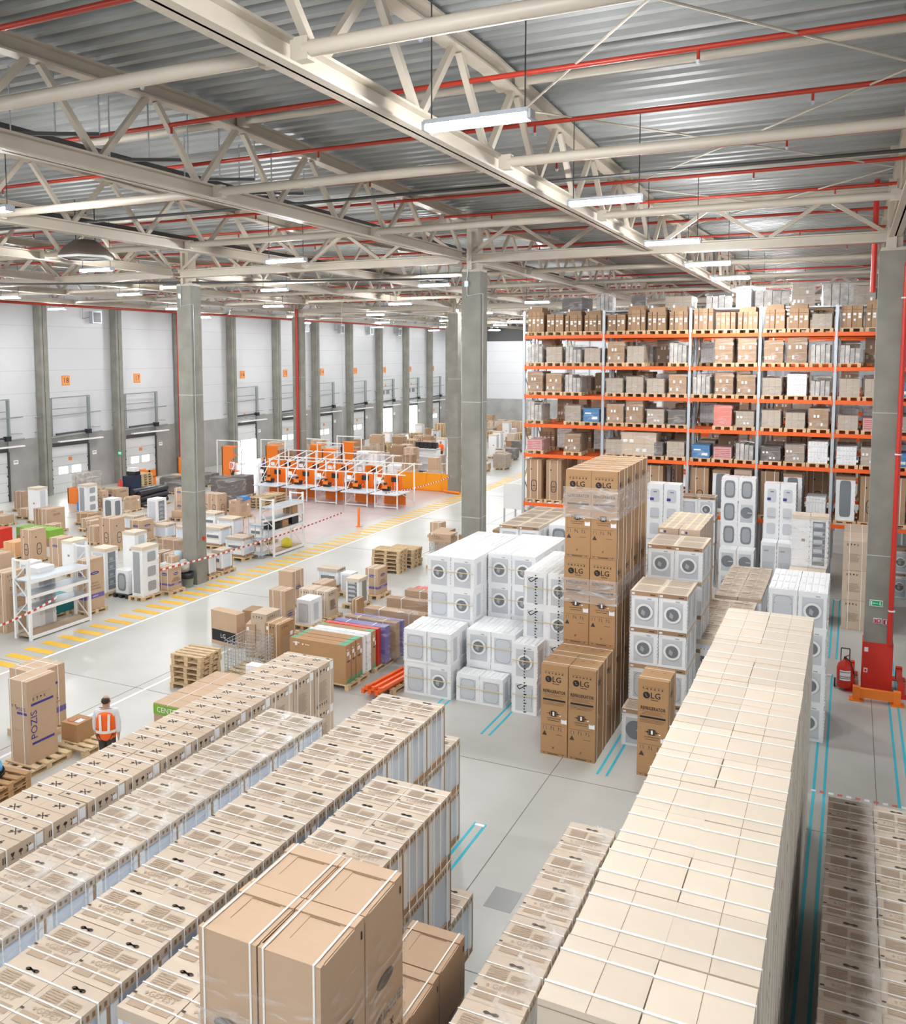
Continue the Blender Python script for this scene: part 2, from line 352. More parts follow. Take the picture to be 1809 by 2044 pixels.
@cached
def washer(w,d,h,st,cap,straped):
    s=[]; mb=MB(w,d,h); mb.box(-w/2,-d/2,.02,w/2,d/2,h-(.07 if cap=='card' else .0),WHITE)
    for i in range(9):
        z=.05+i*(h-.12)/9
        for y in (-d/2+.0,d/2-.05): mb.box(w/2-.01,y,z,w/2+.012,y+.05,z+.045,WHITE); mb.box(-w/2-.012,y,z,-w/2+.01,y+.05,z+.045,WHITE)
    mb.box(-w/2-.008,-d/2-.008,0,w/2+.008,d/2+.008,.045,WHITE)
    if cap!='card':
        for a in range(4): mb.box(-w/2+.03+a*(w-.06)/4,-d/2+.04,h,-w/2+.03+(a+.7)*(w-.06)/4,d/2-.04,h+.012,WHITE)
    mb.rect('R',d*.3,h*.12,d*.4,h*.7,GREYP,.003)
    s.append(('foam_packaging',mb.mesh('foam_packaging')))
    if st!='none':
        fr=MB(w,d,h); wfront(fr,w,h-(.07 if cap=='card' else 0),st)
        s.append(('machine_front',fr.mesh('machine_front')))
    if cap=='card':
        mb=MB(w,d,h); mb.box(-w/2-.01,-d/2-.01,h-.085,w/2+.01,d/2+.01,h,CARDT)
        for i in range(7): mb.rect('T',w*.08,d*(.1+.12*i),w*.84,d*.045,PRT)
        mb.d+=.02; mb.rect('F',.0,h-.083,w,.08,CARDB); mb.rect('F',w*.03,h-.07,.06,.04,PAPER,.006); mb.rect('F',w*.7,h-.06,.1,.02,INK,.006)
        s.append(('cardboard_cap',mb.mesh('cap')))
    if straped:
        t=MB(w,d,h); t.rect('F',0,h*.53,w,.02,TAN,.04,.006); s.append(('tan_strap',t.mesh('tan_strap')))
    return s
@cached
def plain(w,d,h,mk,style,seed):
    """general carton; style letters: t text FR, a arch icon, v oval logo, s straps, l label, f film, w white posts cap, b blue band, g green corner"""
    mt=MT[mk]; rr=random.Random(seed); s=[('carton_body',body(w,d,h,mt))]; p=MB(w,d,h); S=style
    p.rect('F',w*.06,h*.02,w*.88,.004,PRT)
    if 'a' in S:
        for fc,W in (('R',d),('F',w)):
            z=h*.3; p.disc(fc,W*.5,z+.05,.11,INK,.004,16,ry=.22,sq=.6); p.disc(fc,W*.5,z+.05,.085,mt,.006,16,ry=.195,sq=.6); p.rect(fc,W*.5-.06,z+.03,.12,.03,INK,.008); p.text(fc,'SAMSUNG',W*.5,z-.06,.035,INK,0,.008); p.disc(fc,W*.3,h*.75,.03,INK)
    if 'v' in S:
        for fc,W in (('R',d),('F',w)): p.disc(fc,W*.5,h*.72 if 'V' not in S else h*.45,W*.24,NAVY,.004,18,ry=.045); p.text(fc,'Hotpoint',W*.5,h*.72 if 'V' not in S else h*.45,.05,PAPER,0,.008)
        for i in range(3): p.text('R',('ХРУПКОЕ','НЕ БРОСАТЬ','НЕ КАНТОВАТЬ')[i],d*.5,h*(.52-.06*i),.055,INK)
        if 'b' in S: p.rect('R',0,h*.22,d,h*.09,PURP,.004); p.rect('F',0,h*.22,w,h*.09,PURP,.004); p.text('R','INDESIT',d*.5,h*.26,.06,PAPER,0,.008)
    if 'D' in S: p.text('R','DION',d*.5,h*.72,.14,INK); icons(p,'R',d*.2,h*.85,.05,4); icons(p,'R',d*.3,h*.15,.06,3)
    if 'K' in S: p.text('R','CORTEX',d*.55,h*.7,.12,INK); p.text('F','CORTEX',w*.5,h*.7,.1,INK); p.rect('F',w*.1,h*.3,w*.5,h*.2,NAVY)
    if 't' in S: textblock(p,'R',d*.2,h*.25,d*.55,h*.4,12,INK if 'T' in S else PRT,seed); icons(p,'R',d*.12,h-.13,.06,4); icons(p,'F',w*.15,h-.13,.06,4); textblock(p,'F',w*.2,h*.3,w*.5,h*.3,9,PRT,seed+1)
    if 'L' in S: icons(p,'F',w*.15,h*.85,.04,5); p.text('F','LG',w*.5,h*.6,.14,BLACK); p.rect('F',0,0,w,h*.35,BLACK)
    if 'g' in S:
        p.poly('R',[(0,.0),(d,0),(d,h*.16),(d*.6,h*.1),(0,0.02)],GREEN); p.poly('T',[(w*.84,0),(w*.97,0),(w,d),(w*.9,d)],GREEN); p.poly('T',[(0,0),(w*.06,0),(w*.12,d),(w*.05,d)],GREEN)
        p.rect('R',d*.2,h*.72,d*.5,.09,PAPER); p.rect('R',d*.2,h*.86,d*.3,.02,PAPER); p.rect('R',d*.25,h*.55,d*.5,.03,BLACK); p.rect('F',w*.06,h*.88,w*.12,.02,PAPER); p.disc('F',w*.24,h*.87,.02,PAPER); p.rect('F',w*.28,h*.86,w*.08,.015,PAPER); p.text('T','HISENSE',w*.45,d*.5,.1,PRT)
    if 'q' in S: p.rect('F',w*.1,h*.1,w*.8,h*.8,PRT); 
    if 'x' in S:
        for i in range(2): p.rect('T',w*(.26+.42*i),0,.05,d,TAN,.005)
        p.rect('F',w*.1,h-.1,w*.15,.06,PAPER); p.rect('F',w*.3,h-.1,w*.1,.05,NAVY)
    if len(p.f)>0: s.append(('printing',p.mesh('printing')))
    if 's' in S: s.append(('strap',straps(w,d,h,(w*.25,w*.75),.016,'y')))
    if 'S' in S: s.append(('strap',straps(w,d,h,(d*.25,d*.75),.016,'x')))
    if 'l' in S:
        l=MB(w,d,h); l.rect('R',d*.7,h*.6,min(.12,d*.25),.1,PAPER,.006); l.rect('F',w*.1,h*.82,.06,.09,PAPER,.006); s.append(('shipping_label',l.mesh('label')))
    if 'f' in S: s.append(('stretch_film',film(w,d,h)))
    return s
def film(w,d,h,pad=.012,lo=0,puff=0,top=True,mk='film'):
    m=MB(w,d,h); n=5; vs=[];rr=random.Random(int(w*1000+h*77))
    ring=[]
    zs=[lo+(h-lo)*i/4 for i in range(5)]
    per=[(-1,-1),(0,-1),(1,-1),(1,0),(1,1),(0,1),(-1,1),(-1,0)]
    for z in zs:
        for a,b in per: q=rr.uniform(0,.02)+(.03 if puff and z==zs[-1] else 0); vs.append((a*(w/2+pad+q),b*(d/2+pad+q),z))
    for j in range(4):
        for i in range(8): m.f.append((j*8+i,j*8+(i+1)%8,(j+1)*8+(i+1)%8,(j+1)*8+i)); m.mi.append(0); m.sm.append(False)
    m.v=vs; m.m(MT[mk])
    if top:
        b=len(m.v); m.v+= [(a*(w/2),c*(d/2),h+pad+rr.uniform(.0,.03)+puff*rr.uniform(.3,1)) for a,c in per]+[(0,0,h+pad+.02)]
        for i in range(8):
            m.f.append((32+i,32+(i+1)%8,b+(i+1)%8,b+i)); m.f.append((b+i,b+(i+1)%8,b+8)); m.mi+= [0,0]; m.sm+=[False,False]
    return m.mesh('stretch_film')
@cached
def pallet(w,d,simple,mk='pallet_wood'):
    mt=MT[mk]; s=[]
    if simple:
        m=MB()
        for i in range(5): m.box(-w/2,-d/2+i*d/4.6,.1,w/2,-d/2+i*d/4.6+d*.13,.13,mt)
        for x in (-w/2,-.05,w/2-.1):
            m.box(x,-d/2,.0,x+.1,d/2,.02,mt)
            for y in (-d/2,-.06,d/2-.12): m.box(x,y,.02,x+.1,y+.12,.1,mt)
        return [('pallet',m.mesh('pallet'))]
    for i in range(5):
        m=MB(); y=-d/2+i*d/4.6; m.box(-w/2,y,.105,w/2,y+d*.13,.13,mt); s.append(('deck_board',m.mesh('deck_board')))
    for x in (-w/2,-.05,w/2-.1):
        m=MB(); m.box(x,-d/2,0,x+.1,d/2,.02,mt); m.box(x,-d/2,.085,x+.1,d/2,.105,mt); s.append(('stringer_board',m.mesh('stringer_board')))
        for y in (-d/2,-.06,d/2-.12): m=MB(); m.box(x,y,.02,x+.1,y+.12,.085,mt); s.append(('block',m.mesh('block')))
    return s
# ================================================================ STRUCTURE
fl=bpy.data.materials.new('polished_concrete_floor'); fl.use_nodes=True; nt=fl.node_tree; b=nt.nodes['Principled BSDF']; L=nt.links.new
tc=nt.nodes.new('ShaderNodeTexCoord'); nz=nt.nodes.new('ShaderNodeTexNoise'); nz.inputs['Scale'].default_value=.35; nz.inputs['Detail'].default_value=7
rp=nt.nodes.new('ShaderNodeValToRGB'); rp.color_ramp.elements[0].position=.3; rp.color_ramp.elements[1].position=.7
rp.color_ramp.elements[0].color=(.44,.435,.40,1); rp.color_ramp.elements[1].color=(.56,.555,.52,1)
L(tc.outputs['Object'],nz.inputs['Vector']); L(nz.outputs[0],rp.inputs[0]); L(rp.outputs[0],b.inputs['Base Color'])
b.inputs['Roughness'].default_value=.32
m=MB(); m.box(-40,-6,-.2,16,93,0,fl); struct('floor',m,'pale polished concrete warehouse floor')
m=MB(); JT=mat('floor_joint',(.22,.21,.19),.9)
for y in (9.6,15.0,22.6,30,37,44.5,52,60): m.box(-39,y,0,15,y+.013,.003,JT)
for x in (-34,-29,-24,-14.6,-9.3,-4.7,.62,5.8): m.box(x,-5,0,x+.013,92,.0034,JT)
struct('trim_1',m,'thin dark joints cut in the floor')
m=MB(); y=13.0
while y<88: m.box(-19.16,y,0,-18.24,y+.24,.005,YEL); y+=.553
struct('trim_2',m,'yellow walkway stripes painted on the floor')
m=MB(); m.box(-18.17,8,0,-18.09,90,.005,WPAINT); m.box(-14.35,9,0,-14.27,21,.005,WPAINT); struct('trim_3',m,'white lines painted beside the walkway')
m=MB()
def tape(x,y0,y1,dx=.17): 
    m.box(x,y0,0,x+.045,y1,.004,CYAN); m.box(x+dx,y0,0,x+dx+.045,y1,.004,CYAN); m.box(x+.03,y1-.09,0,x+dx+.02,y1-.02,.0045,WPAINT)
tape(-3.62,5,12.1); tape(-5.3,8,12.9); tape(-.38,9,22.8); tape(.95,12,24.5); tape(-3.95,15.4,22); tape(-7.95,16.2,22); tape(-6.5,16.1,20); tape(-.3,24,30)
struct('trim_4',m,'cyan tape lines marking storage lanes')
m=MB(); RT=mat('red_floor_tape',(.6,.16,.12),.5); m.box(-11.1,8,0,-11.03,17,.004,RT); m.box(-11.6,10.9,0,-10.9,10.98,.004,RT)
for i in range(16): m.box(-.4+i*.14,16.4,0,-.32+i*.14,16.47,.005,RT if i%2 else WPAINT)
struct('trim_5',m,'faded red tape lines')
PINK=mat('worn_pink_floor_paint',(.60,.50,.48),.35,0,.1,1)
m=MB(); m.box(-30,28.5,0,-19.7,44.5,.002,PINK); struct('trim_6',m,'worn pinkish painted floor in front of the packing benches')
m=MB(); PAT=mat('floor_patch',(.34,.34,.33),.6)
m.box(-4.35,10.9,0,-3.95,11.4,.003,PAT); m.box(-14.9,19.4,0,-14.1,20.3,.003,PAT); m.box(-11.9,13.4,0,-11.1,14.3,.003,PAT); struct('trim_7',m,'darker repair patches in the floor')
# roof deck: corrugated, ribs along x, shallow ridges and valleys along y
def roofz(y): 
    t=((y-0.5)/11.1); k=abs((t%2)-1); return 11.38+.28*(1-k)
DECK=mat('corrugated_roof_deck',(.36,.375,.365),.5,.15,.15,.6)
m=MB(); ys=[];y=-6.0
while y<93: ys+= [(y,0),(y+.14,0),(y+.18,.09),(y+.32,.09)]; y+=.36
pts=[(q,roofz(q)+.12+e) for q,e in ys]
vs=[];
for x in (-40,16):
    vs+=[(x,q,z) for q,z in pts]
n=len(pts); m.add(vs,[(i,i+1,n+i+1,n+i) for i in range(n-1)],DECK)
vs=[(x,q,13) for x in (-40,16) for q in (-6,93)]; m.add(vs,[(0,1,3,2)],DECK)
struct('ceiling',m,'corrugated grey metal roof deck')
# walls
WX=-39.6; PANEL=mat('white_sandwich_panel',(.68,.69,.71),.4,0,.04,.3); GREYC=mat('grey_concrete_plinth',(.40,.39,.37),.8,0,.2,.7)
m=MB(); m.box(WX-.3,-6,3.2,WX,93,11.6,PANEL); 
for z in (4.4,5.6,6.8,8.0,9.2,10.4): m.box(WX,-6,z,WX+.004,93,z+.012,MGREY)
m.box(WX-.3,-6,0,WX+.06,93,3.2,GREYC); struct('wall_left',m,'white panel wall above grey concrete with loading docks')
m=MB(); m.box(-40,92,2.8,16,92.3,9.1,PANEL); m.box(-40,91.9,0,16,92.3,2.8,GREYC); m.box(-40,92,9.1,16,92.3,11.8,DARKM)
for z in (4.4,5.6,6.8,8.0): m.box(-40,91.996,z,16,92,z+.015,MGREY)
for x in (-31,-25,-19.3,-13): m.box(x,91.85,2.8,x+.12,92,9.1,MGREY)
struct('wall_back',m,'far white panel wall with grey concrete base')
# dock columns
cy=[28.6+5.43*i for i in range(12)]; k=0
for i,y in enumerate(cy):
    m=MB(); m.box(WX+.06,y,0,WX+.52,y+.48,10.45,CONC); m.box(WX+.52,y+.16,0,WX+.524,y+.2,10.4,DARKM)
    o=ob('dock_pier',m.mesh('dock_column')); tag(o,f'concrete pier on dock wall, {ON[i+1]} from the left','column','dock wall piers')
doors=[(19,30.7,0),(18,36.1,0),(17,41.6,0),(16,52.1,1),(15,57.5,0),(14,62.8,0),(13,68.3,0),(12,73.7,2),(11,79.1,2),(10,84.4,0)]
DPAN=mat('dock_door_panel',(.66,.67,.67),.4); LIT=mat('daylight_pane',(1,1,1),.3,em=9); DAY=mat('daylight_beyond_open_door',(.95,.97,1),.9,em=7)
GRF=mat('grey_green_rail',(.30,.34,.33),.45,.3); PLATE=mat('orange_plate',(.85,.27,.06),.5)
NW={9:'nine',**{i:ON[0] for i in ()},**dict(zip(range(10,20),'ten eleven twelve thirteen fourteen fifteen sixteen seventeen eighteen nineteen'.split()))}
for n,y,st in doors:
    e=ob(f'door_{n}',None,None,(WX+.06,y,0)); e['kind']='structure'; e['label']=f'loading dock door under number {NW[n]}'
    z0={0:0,1:1.5,2:2.9}[st]; 
    m=MB(); m.box(-.02,-1.28,z0,.08,1.28,z0+2.7 if st else 2.6,DPAN)
    for q in range(5): m.box(.08,-1.28,z0+.5*q,.083,1.28,z0+.5*q+.02,MGREY)
    for s in (-1,1):
        for q in range(4): m.box(.08,s*1.26-.03,z0+.3+.5*q,.12,s*1.26+.03,z0+.38+.5*q,DARKM)
    ob('door_panel',m.mesh('door_panel'),e)
    if st!=1:
        for s in (-.5,.42):
            m=MB(); m.box(.083,s-.3,z0+1.05,.09,s+.3,z0+1.42,LIT if st==0 else GLASS); ob('door_window',m.mesh('door_window'),e)
    m=MB(); m.box(.06,-.12,z0+1.75,.09,.12,z0+1.95,PLATE); ob('small_plate',m.mesh('small_plate'),e)
    m=MB()
    for s in (-1,1): m.box(0,s*1.34-.05,0,.14,s*1.34+.05,2.7,DARKM); m.box(.1,s*1.34-.04,2.6,.2,s*1.34+.04,5.3,GRF)
    m.box(0,-1.38,2.6,.14,1.38,2.78,DARKM); ob('door_frame',m.mesh('door_frame'),e)
    m=MB(); m.tube([(.3,-1.34,3.2),(.3,-1.34,5.3),(.3,1.34,5.35),(.3,1.34,3.2)],.03,GRF); m.tube([(.3,-1.3,4.7),(.3,1.2,4.72)],.025,GRF); m.tube([(.25,-2.4,4.3),(.25,2.2,4.4)],.03,GRF)
    m.tube([(.3,-1.5,3.15),(.3,2.2,3.25)],.05,GRF); m.tube([(.3,-1.1,3.3),(.3,1.1,3.35)],.06,DARKM); m.box(.25,.95,3.2,.5,1.25,3.45,BLK)
    for s in (-1,1): m.tube([(.05,s*2.3,3.5),(.05,s*1.4,3.55)],.02,GRF)
    ob('lifting_track',m.mesh('lifting_track'),e)
    m=MB(); m.box(.5,-1.2,2.88,.72,1.9,2.95,PAPER); m.bar((.1,0,3.1),(.6,.4,2.95),.03,.03,GRF); ob('dock_lamp_arm',m.mesh('dock_lamp_arm'),e)
    if st:
        m=MB(); m.box(-.0,-1.28,0,.03,1.28,z0 if st==1 else 2.6,DAY); ob('daylight_opening',m.mesh('daylight_opening'),e)
    m=MB(.0,.56,.6); m.box(0,-.27,5.95,.03,.27,6.5,PLATE); m.box(.03,-.22,6,.034,.22,6.45,mat('orange_plate_face',(.92,.36,.1),.5))
    vs,fs=text_geo(str(n),.42); m.add([(.038,a,6.22+b_) for a,b_ in vs],fs,BLACK)
    tag(ob('number_sign',m.mesh('number_sign'),None,(WX+.0,y,0)),f'orange number sign reading {NW[n]} on the dock wall','sign')
    m=MB(); m.box(0,-.15,0,.03,.15,.22,PAPER); m.box(.03,-.1,.12,.032,.1,.15,INK); tag(ob('notice_plate',m.mesh('notice'),None,(WX+.06,y+1.85,1.9)),f'small white notice right of dock door {NW[n]}','notice')
for i,y in enumerate((38.3,46.6,60.2,65.7,70.9,76.5)):
    m=MB(); m.box(0,-.35,-.35,.3,.35,.35,GALV); m.box(.3,-.28,-.28,.31,.28,.28,BLK); m.tube([(.1,-.4,0),(.1,-.9,-.1),(.1,-.9,.9)],.02,GRF)
    tag(ob('fan_heater',m.mesh('fan_heater'),None,(WX-.02,y,9.8)),f'small square vent unit high on dock wall, {ON[i+1]} from left','vent')
# wall pipes
m=MB(); m.tube([(WX+.75,-4,10.35),(WX+.75,91,10.35)],.08,REDP,8)
for y in cy[1::2]: m.bar((WX+.2,y+.6,10.35),(WX+.75,y+.6,10.35),.05,.05,MGREY)
tag(ob('sprinkler_main_pipe',m.mesh('main_pipe')),'long red pipe running along the top of dock wall','pipe')
m=MB(); m.tube([(WX+.66,44.6,0.3),(WX+.66,44.6,10.3)],.06,REDP,8); tag(ob('riser_pipe',m.mesh('riser')),'thin red riser pipe on dock wall right of door 17','pipe')
# inner concrete columns with steel heads
CX=[(.73,22.05),(-9.40,22.5),(-19.65,22.85),(-19.62,44.4),(-29.75,44.4),(-9.4,44.4),(-19.6,66.5),(-29.75,66.5),(-30.3,22.9)]
names=['red-based concrete column at the right beside a red pipe','tall grey concrete column in the centre, behind the white washer stacks','grey concrete column at left with a waste bin at its foot','concrete column at the end of the orange partition','concrete column behind the packing benches, a red pipe on it','concrete column inside the storage racks','far concrete column beyond the packing benches','far concrete column near the open dock doors','concrete column left of the picture']
for i,((x,y),nm) in enumerate(zip(CX,names)):
    o=tag(ob('concrete_column',None,None,(x,y,0)),nm,'column'); hw=.29 if i!=1 else .27
    m=MB(); m.box(-hw,0,0,hw,.5,9.85,CONC)
    for z in (3.1,6.3): m.box(-hw-.002,-.004,z,hw+.002,.504,z+.02,mat('pale_joint',(.5,.5,.46),.8))
    ob('shaft',m.mesh('shaft'),o)
    m=MB(); m.box(-.16,.06,9.85,.16,.44,11.4,STEEL); m.box(-.26,-.0,9.85,.26,.5,9.92,STEEL); m.box(-.03,-.06,9.9,.03,.06,10.9,STEEL); ob('steel_head',m.mesh('steel_head'),o)
    if i in(1,2):
        m=MB(); m.tube([(.0,-.03,10.6),(-.12,-.03,9.6),(-.1,-.03,9.2),(.27+.03,-.03,9.25),(.30,.1,9.25),(.3,.1,1.5)],0.011,GALV); m.box(-.17,-.07,9.45,-.06,0,9.6,GALV); ob('conduit',m.mesh('conduit'),o)
    if i==4:
        m=MB(); m.tube([(.1,-.12,.1),(.1,-.12,10.3)],.09,REDP,8); ob('red_riser',m.mesh('riser'),o)
    if i==2:
        m=MB(); m.box(.292,.3,1.45,.32,.42,1.57,RED); ob('call_point',m.mesh('call_point'),o)
    if i==0:
        m=MB(); m.box(-.31,-.02,0,.31,.52,1.12,RED); m.box(-.27,-.026,.9,-.19,-.02,1.0,PAPER); m.box(-.27,-.026,.42,-.19,-.02,.52,PAPER); m.box(-.25,-.03,.44,-.21,-.02,.5,RED); ob('red_steel_guard',m.mesh('guard'),o,None)['label']='red steel guard around the column foot'
# girders along x at the column rows, trusses along y
def isec(m,a,b,h,wd,mt=STEEL):
    """I-section from a to b, bottom at z of a"""
    a=Vector(a);b=Vector(b);u=Vector((0,0,1))
    m.bar(a+u*.015,b+u*.015,wd,.03,mt); m.bar(a+u*(h/2),b+u*(h/2),.03,h,mt); m.bar(a+u*(h-.015),b+u*(h-.015),wd,.03,mt)
def truss(name,label,axis,c,s0,s1,zb,zt,pitch,grp,hw=.24,off=0):
    P=(lambda s,z:(c,s,z)) if axis=='y' else (lambda s,z:(s,c,z))
    o=tag(ob(name,None),label,'roof truss',grp)
    m=MB(); isec(m,P(s0,zb),P(s1,zb),.24,hw); ob('lower_chord',m.mesh('lower_chord'),o)
    m=MB(); n=max(1,int((s1-s0)/11)); ss=[s0]
    k=math.ceil((s0-.5)/11.1)
    while .5+11.1*k<s1-.1:
        if .5+11.1*k>s0+.1: ss.append(.5+11.1*k)
        k+=1
    ss.append(s1)
    up=(lambda s:roofz(s)-.22) if axis=='y' else (lambda s:zt)
    for a,b_ in zip(ss,ss[1:]): isec(m,P(a,up(a)),P(b_,up(b_)),.24,.22)
    ob('upper_chord',m.mesh('upper_chord'),o)
    n=max(2,round((s1-s0)/pitch)); ds=(s1-s0)/n
    for i in range(n):
        a=s0+ds*i
        for q0,q1 in ((a+.06,a+ds/2-.1),(a+ds-.06,a+ds/2+.1)):
            m=MB(); m.bar(P(q0,zb+.24),P(q1,up(q1)),.085,.085,STEEL,(1,0,0) if axis=='y' else (0,1,0)); ob('diagonal_brace',m.mesh('brace'),o)
    return o
TX=[.73,-4.62,-9.6,-14.75,-19.65,-24.8,-29.85,-35.0]
ROWS=[(-5.5,22.3),(22.9,44.3),(44.9,66.4),(66.9,91.5)]
for i,x in enumerate(TX):
    for j,(a,b_) in enumerate(ROWS):
        wh=['nearest','second','third','farthest'][j]
        truss('roof_truss',f'cream steel roof truss running away, {ON[i+1]} from the right, {wh} span','y',x,a,b_,10.14,11.2,2.1,'roof trusses running away from the camera')
for j,y in enumerate((22.55,44.6,66.65)):
    for i,(a,b_) in enumerate(zip(TX[::2][::-1],TX[::2][::-1][1:])):
        if j==2 and i==2: continue
        truss('girder_truss',f'cream cross girder on {["nearest","second","third"][j]} column row, bay {["left","middle-left","right"][i] if i<3 else "far right"} part','x',y,a+.15,b_-.15,10.08,11.05,2.4,'cross girders over the column rows',.26)
# tie tubes along x
def tie(x0,x1,y,z,r,label,grp,name='tie_tube'):
    m=MB(); m.cyl((x0,y,z),(x1,y,z),r*.85,STEEL,12); m.box(x0-.12,y-.06,z-.1,x0+.06,y+.06,z+.1,STEEL); m.box(x1-.06,y-.06,z-.1,x1+.12,y+.06,z+.1,STEEL)
    return tag(ob(name,m.mesh('tie')),label,'roof tube',grp)
TS=sorted(TX)
yy=[6.8,11.9,17.2,27.4,32.6,37.8,49.5,55,60.4,72,78,84]
for j,y in enumerate(yy):
    for i in range(len(TS)-1):
        if y>60 and i<2: continue
        tie(TS[i]+.2,TS[i+1]-.2,y,10.27,.085,f'cream lower tie tube, {ON[i+1]} bay from left, {ON[j+1]} nearest line','lower roof tie tubes')
for j,y in enumerate((12.6,19.2,33.6,40,55.5)):
    for i in range(len(TS)-1):
        tie(TS[i]+.18,TS[i+1]-.18,y,roofz(y)-.08,.07,f'cream upper tie tube under the deck, {ON[i+1]} bay from left, {ON[j+1]} nearest','upper roof tie tubes')
# bay right of the camera (beyond the right truss)
truss('roof_truss','cream steel roof truss at the far right edge','y',5.9,-5.5,22.3,10.14,11.2,2.1,'roof trusses running away from the camera')
# bracing rods
k=0
for (ya,yb) in ((5.8,12.6),(12.6,19.2),(19.2,26),(33.6,40.5),(40.5,48)):
    for q0,q1 in ((ya,yb),(yb,ya)):
        k+=1; m=MB(); z=11.15; m.cyl((-4.45,q0,z),(.6,q1,z-.05),.016,STEEL,6); tag(ob('bracing_rod',m.mesh('rod')),f'thin diagonal bracing rod in the right roof bay, {ON[k]} nearest','brace rod','roof bracing rods')
# sprinkler pipes along x
k=0
for y in (3.0,5.0,6.95,8.85,10.9,13.3,16,18.5,21.1,24.5,28,32,36,40,47,52,58,63):
    k+=1; z=11.12; m=MB(); m.tube([(-38,y,z),(10,y,z)],.035,REDP,8); o=tag(ob('sprinkler_pipe',m.mesh('sprinkler_pipe')),f'red sprinkler pipe under the deck, {ON[k]} nearest','pipe','sprinkler pipes under the roof')
    for i in range(12):
        x=-37+i*3.9+(y*1.3)%2; m=MB(); m.cyl((x,y,z-.02),(x,y,z-.14),.02,REDP,6); m.cyl((x,y,z-.14),(x,y,z-.18),.035,GALV,6,.02); ob('sprinkler_head',m.mesh('head'),o)
# cable tray / dark duct beside the second truss, thin cables
m=MB(); m.box(-11.4,-4,10.75,-11.15,21.8,10.95,DARKM); m.box(-11.4,23.2,10.75,-11.15,44,10.95,DARKM); tag(ob('cable_tray',m.mesh('tray')),'black cable tray hung under the roof left of centre','cable tray')
m=MB(); m.box(-16.6,6,10.7,-16.3,40,10.8,DARKM); tag(ob('cable_tray',m.mesh('tray')),'black cable tray above the left column','cable tray')
m=MB(); m.tube([(-20,14.2,10.45),(-9.6,14.6,10.5),(1.5,15.2,10.6)],.03,DARKM); tag(ob('power_cable',m.mesh('cable')),'long dark cable pipe crossing under the roof trusses','cable')
m=MB(); m.tube([(-30,17,10.0),(-24,20.5,9.9),(-18,24,10.0),(-12,27,10.1)],.035,DARKM); tag(ob('power_cable',m.mesh('cable')),'dark sagging cable bundle at upper left','cable')
for i,y in enumerate((9.2,11.1,12.9,14.5)):
    m=MB(); m.bar((-11.0,y,10.78),(-9.9,y+.6,10.78),.05,.05,DARKM)
    for q in (0,.5,1): m.cyl((-11+1.1*q,y+.6*q,10.78),(-11+1.1*q,y+.6*q,roofz(y+.6*q)+.14),.012,GALV,5)
    tag(ob('hanger_rail',m.mesh('hanger')),f'short dark hanger rail under the deck, {ON[i+1]} nearest','hanger')
# dome unit (air destratifier) at upper left
m=MB(); lathe(m,[(.0,.42),(.25,.4),(.5,.22),(.62,.05),(.6,0),(.0,.02)],mat('umber_housing',(.12,.09,.07),.5),6); m.w=m.d=m.h=0
for a in (-.3,.3): m.cyl((a,0,.35),(a,0,1.35),.012,DARKM,5)
o=ob('ceiling_fan_unit',None,None,(-16.1,15.4,9.86)); tag(o,'dark hexagonal fan unit hanging at upper left','fan unit'); ob('housing',m.mesh('housing'),o)
m=MB(); lathe(m,[(.55,-.02),(.62,-.02),(.62,.03),(.55,.03)],PAPER,6); ob('rim',m.mesh('rim'),o)
# lamps
TUBE=mat('lamp_diffuser',(1,1,1),.3,em=LAMP,alt=(.97,.985,1))
def lampspec():
    a=MB(); a.box(-.56,-.075,.03,.56,.075,.075,GALV); bm=MB()
    bm.box(-.54,-.06,-.03,.54,.06,.03,TUBE); c=MB()
    s=[('housing',a.mesh('housing')),('diffuser',bm.mesh('diffuser'))]
    for x in (-1,1):
        c=MB(); c.cyl((x*.5,0,.07),(x*.5,0,1.3),.008,DARKM,5); s.append(('hanging_wire',c.mesh('wire')))
        e=MB(); e.box(x*.56-.02,-.075,-.03,x*.56+.02,.075,.06,GALV); s.append(('end_cap',e.mesh('end_cap')))
    return s
LS=lampspec(); lamps=[]
for y in (-1.8,3.3,8.4,13.5,19,24,28.7,34,39,44.5,50,55): lamps.append((-3.45,y))
for y in (1.5,10,18.4,27,37.7,47,57,68,78): lamps.append((-12.6,y))
for y in (1,9.6,18.05,26.3,36,46,56,66,76,86): lamps.append((-18.5,y))
for y in (8,17,25.7,35,45,55,65,75,85): lamps.append((-24.7,y))
for y in (7,16,24.9,34.5,45,56,67,78,88): lamps.append((-30.2,y))
for y in (10,21,32,43,54,65,76,87): lamps.append((-35.5,y))
seen={}
for x,y in lamps:
    seen[x]=seen.get(x,0)+1; rowname={-3.45:'right-hand',-12.6:'centre',-18.5:'middle-left',-24.7:'left',-30.2:'far-left',-35.5:'dock-side',6.2:'right'}[x]
    place('ceiling_lamp',LS,f'long glowing strip lamp in the {rowname} lamp row, {ON[seen[x]]} nearest','lamp',(x,y,9.9),0,'hanging strip lamps')
